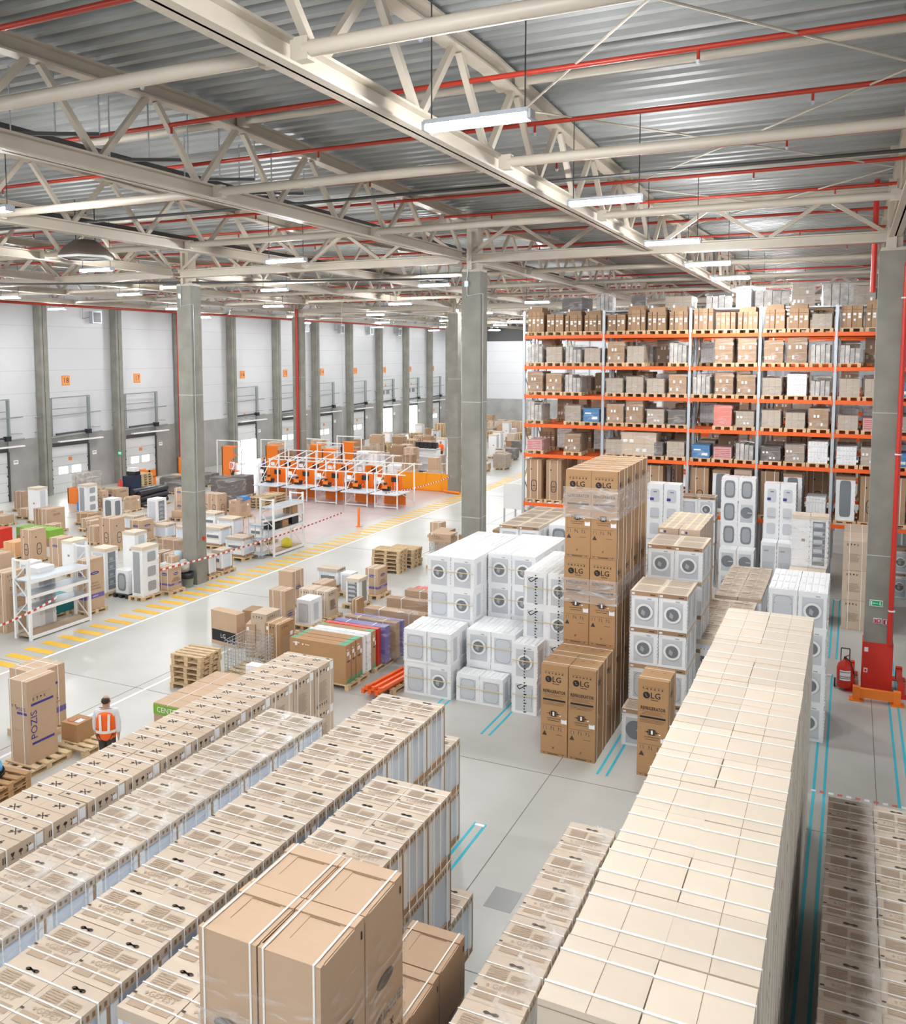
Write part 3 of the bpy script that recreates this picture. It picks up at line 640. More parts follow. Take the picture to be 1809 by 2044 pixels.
# ================================================================ GOODS
def jit(a): return R.uniform(-a,a)
def grid(name,cat,desc,grp,fn,xr,cols,w,yfar,rows,d,layers,h,z0=0,top=None,colnames=None,skip=None,film_=False,js=.006,ends='far end',ys=None):
    """rows counted from the far end; columns from the right"""
    cn=colnames or {1:[''],2:['right column','left column'],3:['right column','middle column','left column']}[cols]
    for l in range(layers):
        for c in range(cols):
            for q in range(rows):
                if skip and skip(l,c,q): continue
                dd=d; y1=yfar-q*d
                if ys: y1=ys[q]; dd=ys[q]-ys[q+1]
                istop=l==layers-1 
                sp=list(fn(istop,l,c,q,round(dd-.012,3)))
                if film_ and istop: sp.append(('stretch_film',_fc(w,round(dd-.012,3),h)))
                lab=desc+(', '+cn[c] if cn[c] else '')+(f', {ON[q+1]} from {ends}' if rows>1 else '')+(f', {LAY[layers][l]} layer' if layers>1 else '')
                place(name,sp,lab,cat,(xr-w*(c+.5)+jit(js),y1-dd/2+jit(js),z0+l*h),jit(js*1.2),grp)
@cached
def _fc(w,d,h): return film(w-.012,d,h,.006,h*.5,.0)
# A beige cartons with crossed-knife marks
grid('carton','carton','beige carton with crossed-knife marks','crossed-knife cartons in a long double row',lambda t,l,c,q,dd:knife_carton(.518,dd,.85,t,(q+c)%3),-8.92,2,.53,14.45,12,.69,2,.85)
# B, C, D cookers
grid('boxed_cooker','cooker box','capped cooker box, second long row','cooker boxes in the second long row',lambda t,l,c,q,dd:stove(.512,dd,.82,t,'blue'),-7.65,2,.525,12.05,10,.70,2,.82,film_=True)
grid('boxed_cooker','cooker box','capped cooker box, third long row','cooker boxes in the third long row',lambda t,l,c,q,dd:stove(.518,dd,.82,t,'blue'),-5.24,2,.53,11.6,12,.6,3,.82)
grid('boxed_cooker','cooker box','capped cooker box at the lower far end of third long row','cooker boxes ending the third long row',lambda t,l,c,q,dd:stove(.518,dd,.82,t,'blue'),-5.33,2,.53,12.36,1,.7,2,.82)
grid('boxed_cooker','cooker box','grey-sided cooker box, fourth row','cooker boxes in the fourth row',lambda t,l,c,q,dd:stove(.485,dd,.82,t,'grey0'),-4.09,2,.495,9.22,7,.615,3,.82)
grid('boxed_cooker','cooker box','lone low cooker box at the far end of fourth row','cooker boxes in the fourth row',lambda t,l,c,q,dd:stove(.5,dd,.78,t,'blue'),-4.12,1,.51,9.98,1,.7,1,.78)
grid('boxed_cooker','cooker box','film-covered cooker box beside the tall pale stack','low film-covered cooker boxes',lambda t,l,c,q,dd:stove(.565,dd,.82,t,'blue'),-2.47,1,.58,10.66,7,.695,2,.82,film_=True)
grid('boxed_cooker','cooker box','brownish cooker box in the lower right corner','cooker boxes in the lower right corner',lambda t,l,c,q,dd:stove(.515,dd,.82,t,'blue'),.98,2,.535,12.8,8,.7,2,.82,film_=True)
# E big flap cartons
@cached
def flapbox(w,d,h,top,fl):
    s=[]; m=MB(w,d,h); m.box(-w/2,-d/2,0,w/2,d/2,h-.015,CARDE)
    s.append(('carton_body',m.mesh('carton_body')))
    if top:
        m=MB(w,d,h)
        m.box(-w/2+.01,-d/2+.05,h-.015,w/2-.01,d*.27,h-.004,CARDE); m.box(-w/2,d*.27+.004,h-.015,w/2,d/2,h+.006,CARDE)
        m.box(-w/2,-d/2,h-.015,w/2,-d/2+.05,h+.002,CARDE); m.rect('T',w*.28,d*.3,.006,d*.44,EDGE,-.002); m.rect('T',w*.28,d*.74,w*.5,.012,EDGE,-.002)
        s.append(('top_flap',m.mesh('top_flap')))
    p=MB(w,d,h); p.disc('F',w*.5,h*.62,.13,mat('faded_logo',(.13,.10,.085),.6),.004,18,ry=.055); p.disc('R',d*.5,h*.62,.13,MT['faded_logo'],.004,18,ry=.055)
    p.text('R','ВНИМАНИЕ!',d*.5,h*.46,.098,BLACK); p.text('R','НЕ БРОСАТЬ!',d*.5,h*.31,.085,BLACK); icons(p,'R',d*.15,h*.365,.07,4,BLACK); p.rect('R',d*.15,h*.1,d*.7,.05,NAVY)
    p.rect('F',w*.1,h*.3,w*.5,.02,INK); p.rect('R',d-.05,h-.14,.02,.06,BLACK)
    s.append(('printing',p.mesh('printing'))); s.append(('strap',straps(w,d,h+.004,(w*.09,w*.9),.016,'y')))
    if fl: s.append(('stretch_film',film(w,d,h-.28,.008,0,0,False)))
    return s
grid('fridge_carton','carton','big tan flap-top fridge carton in the foreground','big film-wrapped tan cartons in the foreground',lambda t,l,c,q,dd:flapbox(.505,dd,1.77,t,True),-3.04,2,.515,5.93,2,.605,2,1.77)
grid('fridge_carton','carton','tan flap-top carton standing low behind the big foreground stack','low tan cartons behind the foreground stack',lambda t,l,c,q,dd:flapbox(.585,dd,1.74,t,False),-3.33,1,.6,7.86,3,.62,1,1.74)
# F tall pale cartons
@cached
def pale(w,d,h,top):
    s=[('carton_body',body(w,d,h,CARDT,False))]; p=MB(w,d,h)
    if top: p.rect('T',w*.5-.002,0,.004,d,EDGE,.002)
    p.rect('R',0,.0,.006,h,EDGE,.002); icons(p,'R',d*.2,h*.6,.08,3); p.line('R',(d*.4,h*.45),(d*.5,h*.55),.02,INK); p.rect('F',0,h-.05,w,.004,EDGE)
    s.append(('printing',p.mesh('printing'))); s.append(('strap',straps(w,d,h,(d*.25,d*.75),.02)))
    return s
FY=[15.13,14.28,13.4,12.53,11.7,10.91,10.1,9.32,8.65,7.98,7.31,6.65,5.93,5.21]
grid('fridge_carton','carton','pale plain tall carton','pale tall cartons in the long right row',lambda t,l,c,q,dd:pale(.638,dd,1.72,t),-.41,2,.645,0,13,0,2,1.72,ys=FY)

# K LG fridges
for l in range(3):
    rows=6 if l==0 else 4
    for c in range(2):
        for q in range(rows):
            y=20.1-(q+1)*.72+ (0 if l else 0)
            nm='left' if c else 'right'
            if l==0: lab=f'brown fridge carton on the floor of tall stack, {nm} column, {ON[rows-q]} from front'
            else: lab=f'brown fridge carton in tall stack, {nm} column, {["","middle","top"][l]} layer, {ON[rows-q]} from front'
            place('fridge_carton',lg(.52,.705,1.765,l<2),lab,'carton',(-4.34-.53*c+jit(.006),y+.36,l*1.77),jit(.01),'brown fridge cartons in the tall central stack')
m=MB(1.08,2.92,.55); o=ob('stretch_film_band',film(1.075,2.9,.62,.012,0,0,False,'milky'),None,(-4.605,18.66,4.35)); tag(o,'stretch film band round the top layer of the brown fridge stack','film')
o=ob('stretch_film_band',film(1.075,2.9,.5,.012,0,0,False,'milky'),None,(-4.605,18.66,2.62)); tag(o,'stretch film band round the middle layer of the brown fridge stack','film')
place('fridge_carton',lg(.54,.7,1.80,True),'single brown fridge carton standing alone left of the pale row','carton',(-3.01,16.05,0),.0)
# washers
def wstack(desc,grp,xr,cols,w,y0,rows,d,layers,h,fn,cap,z0=0,straped=False,front='front',names=None,skip=None):
    for l in range(layers):
        for c in range(cols):
            for q in range(rows):
                if skip and skip(l,c,q): continue
                st=fn(l,c) if q==0 else 'none'
                nm={'win':'glass door showing','back':'blank back showing','ink':'black print and round door','inkback':'black print on blank back','slate':'dark arched panel','disc':'dark round door','none':''}[st]
                cn=(names or {1:[''],2:['right','left']}[cols])[c]
                lab=f'{desc}, {cn+" " if cn else ""}{LAY[layers][l]+" layer" if layers>1 else ""}'+(f', {nm}' if nm else f', {ON[q+1]} from front')
                place('boxed_washing_machine',washer(round(w-.012,3),round(d-.01,3),h,st,cap if (l==layers-1 or cap=='card') else 'foam',straped and q==0),lab.replace(', ,',','),'washing machine',(xr-w*(c+.5)+jit(.004),y0+d*(q+.5)+jit(.008),z0+l*h),jit(.008),grp)
pat=lambda s:(lambda l,c:{'w':'win','b':'back','i':'ink','k':'inkback','s':'slate','d':'disc'}[s[l][c]])
wstack('foam-packed washer, front left pair of low white stack','white washers in the leftmost low stack',-7.74,2,.58,17.42,1,.52,2,.74,pat(['wb','bb']),'foam',0,True)
wstack('foam-packed washer behind the leftmost low stack','white washers in the leftmost low stack',-7.76,2,.58,17.95,1,.5,2,.74,lambda l,c:'none','foam')
wstack('foam washer, tallest left white stack','white washers in the left tall stack',-7.64,2,.585,18.5,5,.62,4,.735,pat(['bb','ww','wb','ww']),'foam',0,True)
wstack('foam washer, second tall white stack','white washers in the second tall stack',-6.44,2,.585,19.3,4,.62,4,.735,pat(['bb','bb','ww','ww']),'foam',0,True)
wstack('foam-packed washer, upper front row of middle low stack','white washers in the middle low stack',-6.44,2,.58,17.98,2,.55,2,.74,pat(['bb','bw']),'foam',0,True)
wstack('foam-packed machine with blank back, lowest in middle stack','white washers in the middle low stack',-6.55,2,.54,17.5,1,.45,1,.62,pat(['bb']),'foam',0,True)
wstack('black-printed white machine, tall inner stack','black-printed white machines',-5.2,2,.53,17.98,4,.55,4,.735,pat(['ii','ki','ik','ik'][::1]),'foam',0,True)
wstack('black-printed white machine, narrow front stack','black-printed white machines',-5.75,1,.56,17.42,1,.52,2,.75,pat(['k','i']),'foam',0,True)
wstack('film-capped white machine at the back left','film-capped white machines at the back',-7.5,2,.565,22.75,5,.65,4,.735,pat(['bb','bb','bb','bb']),'card')
wstack('white machine with dark window behind the fridge stack','white machines behind the fridge stack',-6.2,2,.6,23.3,2,.62,4,.735,pat(['dd','dd','ss','ss']),'foam')
# L
wstack('capped washer right of brown fridges, front stack','capped washers right of the brown fridges',-2.72,2,.55,17.4,2,.6,4,.735,pat(['bb','bb','ww','ww']),'card')
wstack('single white washer with dark round door behind lone carton','capped washers right of the brown fridges',-3.3,1,.53,16.85,1,.5,1,.73,pat(['d']),'card')
wstack('capped washer, upper stack right of brown fridges','capped washers right of the brown fridges',-2.68,2,.57,18.95,2,.6,5,.715,pat(['bb','bb','bb','ww','ww']),'card')
grid('tall_carton','carton','tan tape-sealed tall carton behind the capped washers','tape-sealed tall cartons',lambda t,l,c,q,dd:plain(.455,dd,1.85,'cardboard_beige','xS',c),-2.93,2,.46,22.5,3,.76,2,1.85)
# M
wstack('white machine with dark panel, high stack by the rack','dark-panelled white machines by the rack',-2.63,2,.52,29.7,1,.62,5,.735,pat(['dd','dd','ss','ds','ss']),'foam')
wstack('white machine with dark round door, low stack by rack','dark-panelled white machines by the rack',-2.57,2,.52,29.0,1,.6,2,.745,pat(['dd','dd']),'foam')
# foam fridges
@cached
def foam_fridge(w,d,h,st,cap):
    s=[]; m=MB(w,d,h); m.box(-w/2,-d/2,0,w/2,d/2,h-(.1 if cap else 0),WHITE); n=max(4,int(h/.16))
    for i in range(n):
        z=.06+i*(h-.2)/n; m.box(w/2-.04,-d/2-.012,z,w/2+.012,-d/2+.05,z+.08,WHITE); m.box(w/2-.01,d/2-.05,z,w/2+.012,d/2,z+.08,WHITE)
    s.append(('foam_packaging',m.mesh('foam_packaging'))); p=MB(w,d,h)
    if st=='strip': 
        p.rect('F',w*.16,h*.06,w*.6,h*.84,MGREY,.003)
        for z in (.08,.38,.68): p.disc('R',d*.55,h*(z+.1),d*.25,MGREY,.006,16,ry=h*.1,sq=.3)
    elif st=='side': p.rect('R',d*.3,h*.06,d*.5,h*.84,GREYP,.003); p.rect('F',w*.2,h*.06,w*.6,h*.84,PAPER,.003); p.rect('F',w*.55,h*.5,w*.2,.08,PRT,.006)
    elif st=='dark': p.disc('F',w*.5,h*.5,w*.3,DGREY,.003,20,ry=h*.42,sq=.3); p.disc('R',d*.5,h*.5,d*.3,DGREY,.003,20,ry=h*.38,sq=.3)
    elif st=='glass':
        p.rect('F',w*.12,h*.05,w*.76,h*.85,GREYP,.003); p.rect('R',d*.2,h*.05,d*.6,h*.85,DGREY,.003)
        for z in (.15,.32,.5,.68): p.rect('R',d*.22,h*z,d*.56,.02,GALV,.006); p.rect('R',d*.3,h*(z+.03),d*.3,h*.07,MGREY,.006)
    elif st=='glassf':
        p.rect('F',w*.15,h*.05,w*.7,h*.85,DGREY,.003); p.rect('R',d*.35,h*.05,d*.5,h*.85,mat('olive_grey',(.25,.25,.19),.5),.003)
        for z in (.12,.28,.46,.62,.78): p.rect('F',w*.17,h*z,w*.66,.02,GALV,.006); p.rect('F',w*.2,h*(z+.02),w*.5,h*.07,GREYP,.006)
    elif st=='coil':
        p.rect('F',w*.1,h*.02,w*.8,h*.92,GREYP,.003)
        for i in range(8): p.rect('F',w*(.16+.085*i),h*.06,.012,h*.6,MGREY,.012)
        p.line('F',(w*.5,h*.28),(w*.78,h*.04),.015,BLACK,.014); p.rect('F',w*.2,h*.84,w*.3,.05,MGREY,.006)
    elif st=='three':
        for z,t in ((.66,.26),(.36,.22),(.08,.22)): p.disc('F',w*.5,h*(z+t/2),w*.31,PAPER,.006,20,ry=h*t/2,sq=.35); p.disc('F',w*.5,h*(z+t/2),w*.29,GREYP,.008,20,ry=h*t/2-.015,sq=.35)
        p.rect('F',w*.4,h*.85,w*.22,.035,DGREY,.012); p.rect('F',w*.2,h*.7,w*.24,.09,NAVY,.012); p.rect('F',w*.22,h*.4,w*.56,.015,LINE,.012)
    s.append(('panel',p.mesh('panel')))
    if cap:
        c=MB(w+.02,d+.02,h); c.box(-w/2-.01,-d/2-.01,h-.1,w/2+.01,d/2+.01,h,CARDB if cap==2 else CARDT); c.rect('T',.01,.01,w-.02+.02,d-.0,CARDT,.003); s.append(('cap',c.mesh('cap')))
    return s
for i,x in enumerate((-1.69,-2.16)):
    nm=('right','left')[i]
    place('boxed_fridge',foam_fridge(.455,.6,1.78,'coil',0),f'foam-packed fridge with black back coils, {nm} of the pair','fridge',(x,29.5,0),0,'fridges with coils showing')
    place('boxed_fridge',foam_fridge(.455,.6,1.76,'three',0),f'white foam fridge with blue label stacked high, {nm} one by the coil fridges','fridge',(x,30.15,1.77),0,'blue-label foam fridges')
    place('boxed_fridge',foam_fridge(.455,.6,1.76,'three',0),f'white foam fridge at the base, {nm} one behind coil fridges','fridge',(x,30.15,0),0,'blue-label foam fridges')
for i,x in enumerate((-4.98,-5.5)):
    nm=('right','left')[i]
    for l in range(2): place('boxed_fridge',foam_fridge(.5,.6,1.76,'three',0),f'white foam fridge with blue label right of brown stack, {nm}, {("lower","upper")[l]}','fridge',(x,28.6,l*1.77),0,'blue-label foam fridges')
wstack('white washer by the rack, film-topped stack','white washers beside the blue-label fridges',-3.86,2,.55,29.8,1,.6,4,.745,pat(['bb','bb','bb','wb']),'card')
# O
for l in range(2):
    for i,x in enumerate((-.72,-1.2)):
        st=('glassf','coil')[0] if i==0 else 'side'
        place('boxed_fridge',foam_fridge(.47,.62,1.49,'glassf' if i==0 else 'side',1),f'film-wrapped glass-door cabinet, {("right","left")[i]} one, {("lower","upper")[l]} of the rear pair','cabinet',(x+.02,27.75,l*1.5),0,'film-wrapped cabinets')
        if l==0:
            sp=list(foam_fridge(.47,.6,1.5,'side',2)); place('boxed_fridge',sp,f'white boxed cabinet with brown cap in front, {("right","left")[i]}','cabinet',(x,27.1,0),0,'film-wrapped cabinets')
ob_=ob('stretch_film',film(.98,.64,1.35,.02,0,.01),None,(-.94,27.75,1.55)); tag(ob_,'clear film round the upper glass-door cabinets','film')
# P
grid('cooker_carton','carton','beige printed carton stacked left of red-base column','beige printed cartons by the red-base column',lambda t,l,c,q,dd:plain(.63,dd,.825,'cardboard_beige','tTSx' if 0 else 'tTs',l),1.23,2,.645,29.6,4,.7,3,.83)
# R
wstack('white washer at the far end of the pale row','white washers beyond the pale row',-.27,2,.545,18.6,1,.6,4,.745,pat(['wb','wb','wb','wb']),'foam')
wstack('white washer in second line beyond the pale row','white washers beyond the pale row',-.27,2,.545,19.2,2,.6,4,.745,lambda l,c:'none','foam')
# S cookers between
grid('boxed_cooker','cooker box','capped cooker box with oven showing','cooker boxes left of the pale row',lambda t,l,c,q,dd:stove(.525,dd,.82,t,'front'),-1.87,2,.535,22.4,5,.69,2,.82)
grid('boxed_cooker','cooker box','capped cooker box in the farther cooker block','cooker boxes in the farther block',lambda t,l,c,q,dd:stove(.525,dd,.83,t,'front'),-1.8,2,.545,26.1,5,.69,2,.83)
grid('boxed_cooker','cooker box','low single cooker box by the lone brown carton','cooker boxes left of the pale row',lambda t,l,c,q,dd:stove(.52,dd,.8,t,'front'),-2.1,1,.53,18.7,1,.65,1,.8)
# ---------------------------------------------------------------- storage racks
UX=[-10.8,-7.88,-4.94,-2.74,-.5,1.75,4.0]; BZ=[2.2,4.0,5.1,6.15,7.2,8.3]
def rack(y,label,ztop=9.15,ux=UX):
    o=tag(ob('pallet_rack',None,None,(0,y,0)),label,'pallet rack')
    for x in ux:
        for q in (0,1.05): m=MB(); m.box(x-.045,q-.04,0,x+.045,q+.04,ztop,GALV); ob('upright',m.mesh('upright'),o)
        m=MB(); z=.2
        k=0
        while z<ztop-1: m.bar((x,.04 if k%2 else 1.0,z),(x,1.0 if k%2 else .04,z+.95),.03,.03,GRF); z+=.95; k+=1
        ob('upright_bracing',m.mesh('bracing'),o)
    for z in BZ:
        for a,b_ in zip(ux,ux[1:]):
            for q in (-.02,1.07): m=MB(); m.box(a+.045,q-.03,z-.12,b_-.045,q+.03,z,ORANGE); m.box(a+.03,q-.035,z-.17,a+.06,q+.035,z+.04,ORANGE); m.box(b_-.06,q-.035,z-.17,b_-.03,q+.035,z+.04,ORANGE); ob('load_beam',m.mesh('load_beam'),o)
RY=[30.9,32.35,36.2]
for y,l in zip(RY,('nearest orange and grey pallet rack','second pallet rack, back to back with the nearest','third pallet rack deep behind the first two')): rack(y,l)
rack(42,'farthest visible pallet rack',9.15,UX)
@cached
def load(kind,w,h,seed):
    rr=random.Random(seed); d=.95
    base={'b':CARDB,'g':mat('grey_brown_load',(.47,.39,.31),.7,rnd=.2),'w':PAPER,'B':mat('blue_load',(.05,.20,.42),.5),'r':mat('salmon_load',(.72,.22,.17),.5),'p':mat('pink_print_load',(.62,.34,.34),.6),'s':mat('silver_load',(.60,.56,.52),.4,0,.4,5),'d':mat('dark_load',(.14,.12,.11),.6),'t':CARD}[kind]
    s=[]; m=MB(w,d,h); 
    if kind=='s':
        n=4
        for i in range(n): hh=h*rr.uniform(.8,1); m.box(-w/2+i*w/n+.01,-d/2,0,-w/2+(i+1)*w/n-.01,d/2,hh,base)
    else: m.box(-w/2,-d/2,0,w/2,d/2,h,base)
    s.append(('load_body',m.mesh('load_body'))); p=MB(w,d,h)
    if kind in 'bgwtd':
        for i in range(1,3 if kind!='w' else 6): p.rect('F',w*i/(3 if kind!='w' else 6)-.002,0,.005,h,EDGE if kind!='w' else LINE)
        if rr.random()<.6: p.rect('F',0,h*.5,w,.005,EDGE)
        if kind in 'bt' or rr.random()<.3:
            for i in range(4 if kind!='w' else 6): p.rect('F',w*(.06+i*.93/5),h*rr.choice((.15,.55)),w*.11,h*.14,PAPER,.006)
        if kind=='w':
            for i in range(6): p.rect('F',w*(.04+i/6),h*.75,.04,.015,LINE,.006)
    if kind=='B': p.rect('F',w*.55,h*.2,w*.35,h*.2,PAPER); p.rect('F',w*.1,h*.6,w*.4,h*.1,PAPER)
    if kind=='p':
        for i in range(5): p.rect('F',w*.06,h*(.15+.16*i),w*.86,h*.05,RED)
    if p.f: s.append(('printing',p.mesh('printing')))
    s.append(('stretch_film',film(w,d,h,.015,0,.05 if kind=='s' else .01)))
    return s
@cached
def slim(w,h,seed):
    s=[('carton_body',body(w,.85,h,CARDB,False))]; m=MB(w,.85,h); m.rect('F',w*.2,h*.55,w*.6,h*.1,PAPER,.005); m.rect('F',w*.2,h*.42,w*.6,h*.11,PAPER,.005) if seed%2 else m.rect('F',w*.3,h*.3,w*.4,h*.1,PAPER,.005); m.rect('F',w*.1,h*.8,w*.8,.01,INK)
    s.append(('shipping_label',m.mesh('label'))); return s
KN={'b':'brown carton load','g':'film-wrapped grey-brown load','w':'white boxed load','B':'blue film-wrapped load','r':'bright salmon wrapped load','p':'pink-printed wrapped load','s':'crumpled silvery film load','d':'dark wrapped load','t':'tan carton load'}
LV={8.3:'topmost',7.2:'second-highest',6.15:'third-highest',5.1:'fourth-highest',4.0:'fifth-highest',2.2:'lowest'}
BAYN=['first','second','third','fourth','fifth','sixth']
ROW1={8.3:['nnnn','nnnn','nnn','nng','nnn','nnn'],7.2:['sgsg','bg-s','-bb','bbs','s--','gg-'],6.15:['bbs-','gggb','sbb','gws','ggB','bg-'],5.1:['s-gB','bbgd','-rg','ggb','gpg','gg-'],4.0:['p-b-','gCdg','Bps','dgw','wgB','gwg'],2.2:['aa-A','aaa-','aFA','aFw','Faa','TaF']}
SP=[]
def rackrow(y,tab,rowname,rnd):
    for z in BZ:
        cnt=0
        for bi,(a,b_) in enumerate(zip(UX,UX[1:])):
            code=tab(z,bi); n=len(code); pw=(b_-a-.1)/n
            for i,k in enumerate(code):
                if k=='-': continue
                cnt+=1; x=a+.05+pw*(i+.5)+jit(.02); w=pw*.86; where=f'{LV[z]} shelf, {BAYN[bi]} bay, {["leftmost","second","third","fourth"][i]}'+rowname
                place('pallet',pallet(.66,1.0,True),f'small pallet under the load on {where}','pallet',(x,y+.52,z),jit(.01),'pallets in the racks') if not rnd else SP.append((x,y+.52,z))
                z1=z+.13; sd=R.randrange(5)
                if k=='n':
                    m_=4; ww=w/m_; hh=R.choice((.62,.7,.56))
                    for j in range(m_): place('slim_carton',slim(round(ww-.012,3),hh,j%2),f'slim brown carton {["leftmost","second","third","rightmost"][j]} on pallet, {where}','carton',(x-w/2+ww*(j+.5),y+.5,z1),jit(.03),'slim cartons on the rack')
                    if R.random()<.55: place('flat_carton',plain(round(w*.85,2),.8,.16,'cardboard_brown','l',1),f'flat carton lying across the slim cartons, {where}','carton',(x,y+.5,z1+hh),jit(.05))
                elif k in 'aA': place('tall_carton',plain(round(w*.92,2),.75,1.45,'cardboard_beige' if k=='A' else 'cardboard_brown','as' if k=='a' else 'qS',1),f'tall brown fridge carton on {where}','carton',(x,y+.45,z1),jit(.06),'tall cartons on the lowest rack shelf')
                elif k=='F': place('boxed_fridge',foam_fridge(round(w*.9,2),.6,1.4,'dark',2),f'white foam-packed machine with grey panel on {where}','appliance',(x,y+.4,z1),0,'foam-packed machines on the lowest shelf')
                elif k=='T': place('tall_carton',plain(round(w*.92,2),.7,1.45,'teal_carton','s',1),f'teal tall carton on {where}','carton',(x,y+.45,z1))
                elif k=='C':
                    place('wide_carton',load('t',1.2,.78,9),f'big pale tan wide carton on {where}','carton',(x+.15,y+.5,z1))
                else:
                    hh={'b':.72,'g':.5,'w':.62,'B':.42,'r':.62,'p':.42,'s':.62,'d':.45,'t':.6}[k]*R.choice((.9,1,1.12)); place('pallet_load',load(k,round(w*.93,2),round(hh,2),sd),f'{KN[k]} on {where}','pallet load',(x,y+.5,z1),jit(.03),'wrapped loads in the racks')
rackrow(RY[0],lambda z,b:ROW1[z][b],', front rack',0)
RR=random.Random(3)
def t2(z,b):
    n=4 if b<2 else 3
    return ''.join(RR.choice('ngbsw-bg-') if z>2.3 else RR.choice('aa-F') for _ in range(n))
rackrow(RY[1],t2,', second rack',1); rackrow(RY[2],lambda z,b:''.join(RR.choice('ggb-') if z>2.3 else 'a' for _ in range(3)),', third rack',1)
# bulky things above the top shelf of the second rack
for i,(x,w,h,k) in enumerate(((-9.4,.8,.5,'d'),(-8.3,.6,.62,'s'),(-7.1,.5,.5,'d'),(-5.6,.9,.45,'g'),(-4.3,.8,.5,'s'),(-3.4,.5,.7,'w'),(-2.6,1.1,.6,'s'),(-1.6,.7,.75,'g'),(.2,.9,.6,'g'),(1.2,.6,.5,'B'),(-.5,1.0,.8,'s'))):
    place('bulky_load',load(k,w,h,i),f'bulky {KN[k]} above the rack top, {ON[i+1]} from left','pallet load',(x,RY[1]+.5,9.2+.0),jit(.2),'bulky loads on top of the second rack')
m=MB(); m.box(-10.9,RY[1]-.05,9.15,3.9,RY[1]+1.1,9.2,GALV); tag(ob('mesh_deck',m.mesh('mesh_deck')),'flat metal deck on top of the second rack','deck')
# floor items inside racks, right of the red column
for i,(x,st) in enumerate(((.95,'win'),(1.55,'win'),(2.2,'back'))):
    for l in range(2): place('boxed_washing_machine',washer(.53,.55,.78,st,'card',True),f'capped machine on the floor under the rack, {("left","middle","right")[i]}, {("lower","upper")[l]}','washing machine',(x,31.3,l*.79),0,'capped machines under the rack')

def stuffpal(pts,label):
    m=MB()
    for x,y,z in pts:
        for q in pallet(.66,1.0,True):
            me=q[1]; m.add([(v.co.x+x,v.co.y+y,v.co.z+z) for v in me.vertices],[tuple(p.vertices) for p in me.polygons],WOOD)
    tag(ob('pallets',m.mesh('pallets')),label,'pallets',None,'stuff')
stuffpal(SP,'many small pallets under the loads deeper inside the racks')
# ================================================================ LOOSE GOODS (world positions: right side x, front y)
def pal(x,y,w,d,label,rot=0,grp='wooden pallets under goods',z=0,mk='pallet_wood'):
    return place('pallet',pallet(round(w,2),round(d,2),False,mk),label,'pallet',(x,y,z),rot,grp)
def put(name,cat,label,sp,x,y,w,d,z=0,rot=0,grp=None): return place(name,sp,label,cat,(x-w/2,y+d/2,z),rot,grp)
PZ=.13
def onpal(kind,label,x,y,w,d,h,st='',mk='cardboard_tan',rot=0,p=True,short='goods',z=None):
    """one boxed thing, on its own pallet when p"""
    if p: pal(x-w/2,y+d/2,w+.16,d+.2,f'wooden pallet under the {short}')
    z=(PZ if p else 0) if z is None else z
    if kind=='foam': sp=foam_fridge(w,d,h,st,1); nm,cat='boxed_fridge','fridge'
    elif kind=='foam0': sp=foam_fridge(w,d,h,st,0); nm,cat='boxed_fridge','fridge'
    elif kind=='stove': sp=stove(w,d,h,False,st or 'front'); nm,cat='boxed_cooker','cooker box'
    elif kind=='washer': sp=washer(w,d,h,st,'foam',False); nm,cat='boxed_washing_machine','washing machine'
    else: sp=plain(w,d,h,mk,st,1); nm,cat='carton','carton'
    return put(nm,cat,label,sp,x,y,w,d,z,rot)
# left goods yard, near row first
onpal('foam','tall foam fridge with grey strip and three side panels',-19.6,20.6,.45,.72,1.55,'strip',short='tall foam fridge with grey strip')
onpal('box','small Hotpoint-type oval-logo carton right of the tall foam fridge',-19.3,21.5,.5,.5,.72,'vbs',short='small oval-logo carton',rot=.02)
put('small_carton','carton','little tan box lying on a white appliance behind the small oval-logo carton',plain(.3,.3,.2,'cardboard_tan','s',2),-19.75,22.15,.3,.3,.85)
put('boxed_washing_machine','washing machine','low white machine with dark window near the waste bin',washer(.55,.5,.83,'disc','foam',False),-19.65,22.05,.55,.45,0)
pal(-20.5,20.85,.62,.6,'black pallet under the dark-windowed foam washer',0,None,0,'black_plastic')
put('boxed_washing_machine','washing machine','foam-packed washer with grey arched panel on a black pallet',washer(.52,.42,.74,'slate','foam',False),-20.24,20.64,.52,.42,PZ)
onpal('foam','tall foam fridge with glass side and crumpled cap',-21.0,20.45,.58,.55,1.4,'glass',short='glass-sided foam fridge')
onpal('foam','white foam fridge behind the tall grey-strip fridge',-22.4,23.2,.56,.6,1.3,'side',short='white foam fridge behind grey-strip fridge')
onpal('box','big plain brown carton with dark corner band',-25.7,27.0,.6,.72,.8,'vs',p=True,short='big plain brown carton by foam fridge')
onpal('box','large tan fridge carton with arch drawing, middle of yard',-25.6,25.4,.74,.6,1.16,'as','cardboard_tan',short='large arch-drawing carton in mid yard')
onpal('box','lettered carton in front of the large arch-drawing carton',-27.2,26.0,.4,.75,.62,'Ds',p=True,short='lettered carton in mid yard')
onpal('box','brown carton behind the lettered carton, blue side mark',-28.3,26.9,.35,.6,.6,'Ks',short='blue-mark brown carton')
onpal('box','flat brown carton left of the arch-drawing carton',-29.6,27.9,.4,.9,.42,'s',short='flat brown carton')
onpal('stove','white low appliance with paper cap right of yard centre',-28.0,29.0,.55,.8,.6,'side',p=False)
onpal('foam0','white foam fridge with two grey panels near the cloth sack',-30.4,30.2,.62,.55,.9,'dark',short='two-panel foam fridge')
m=MB(); lathe(m,[(.01,.0),(.34,.02),(.42,.2),(.36,.4),(.14,.5),(.08,.56),(.16,.62),(.05,.64)],mat('sackcloth',(.68,.58,.44),.9,0,.15,5,bump=.5),14); m.w=0
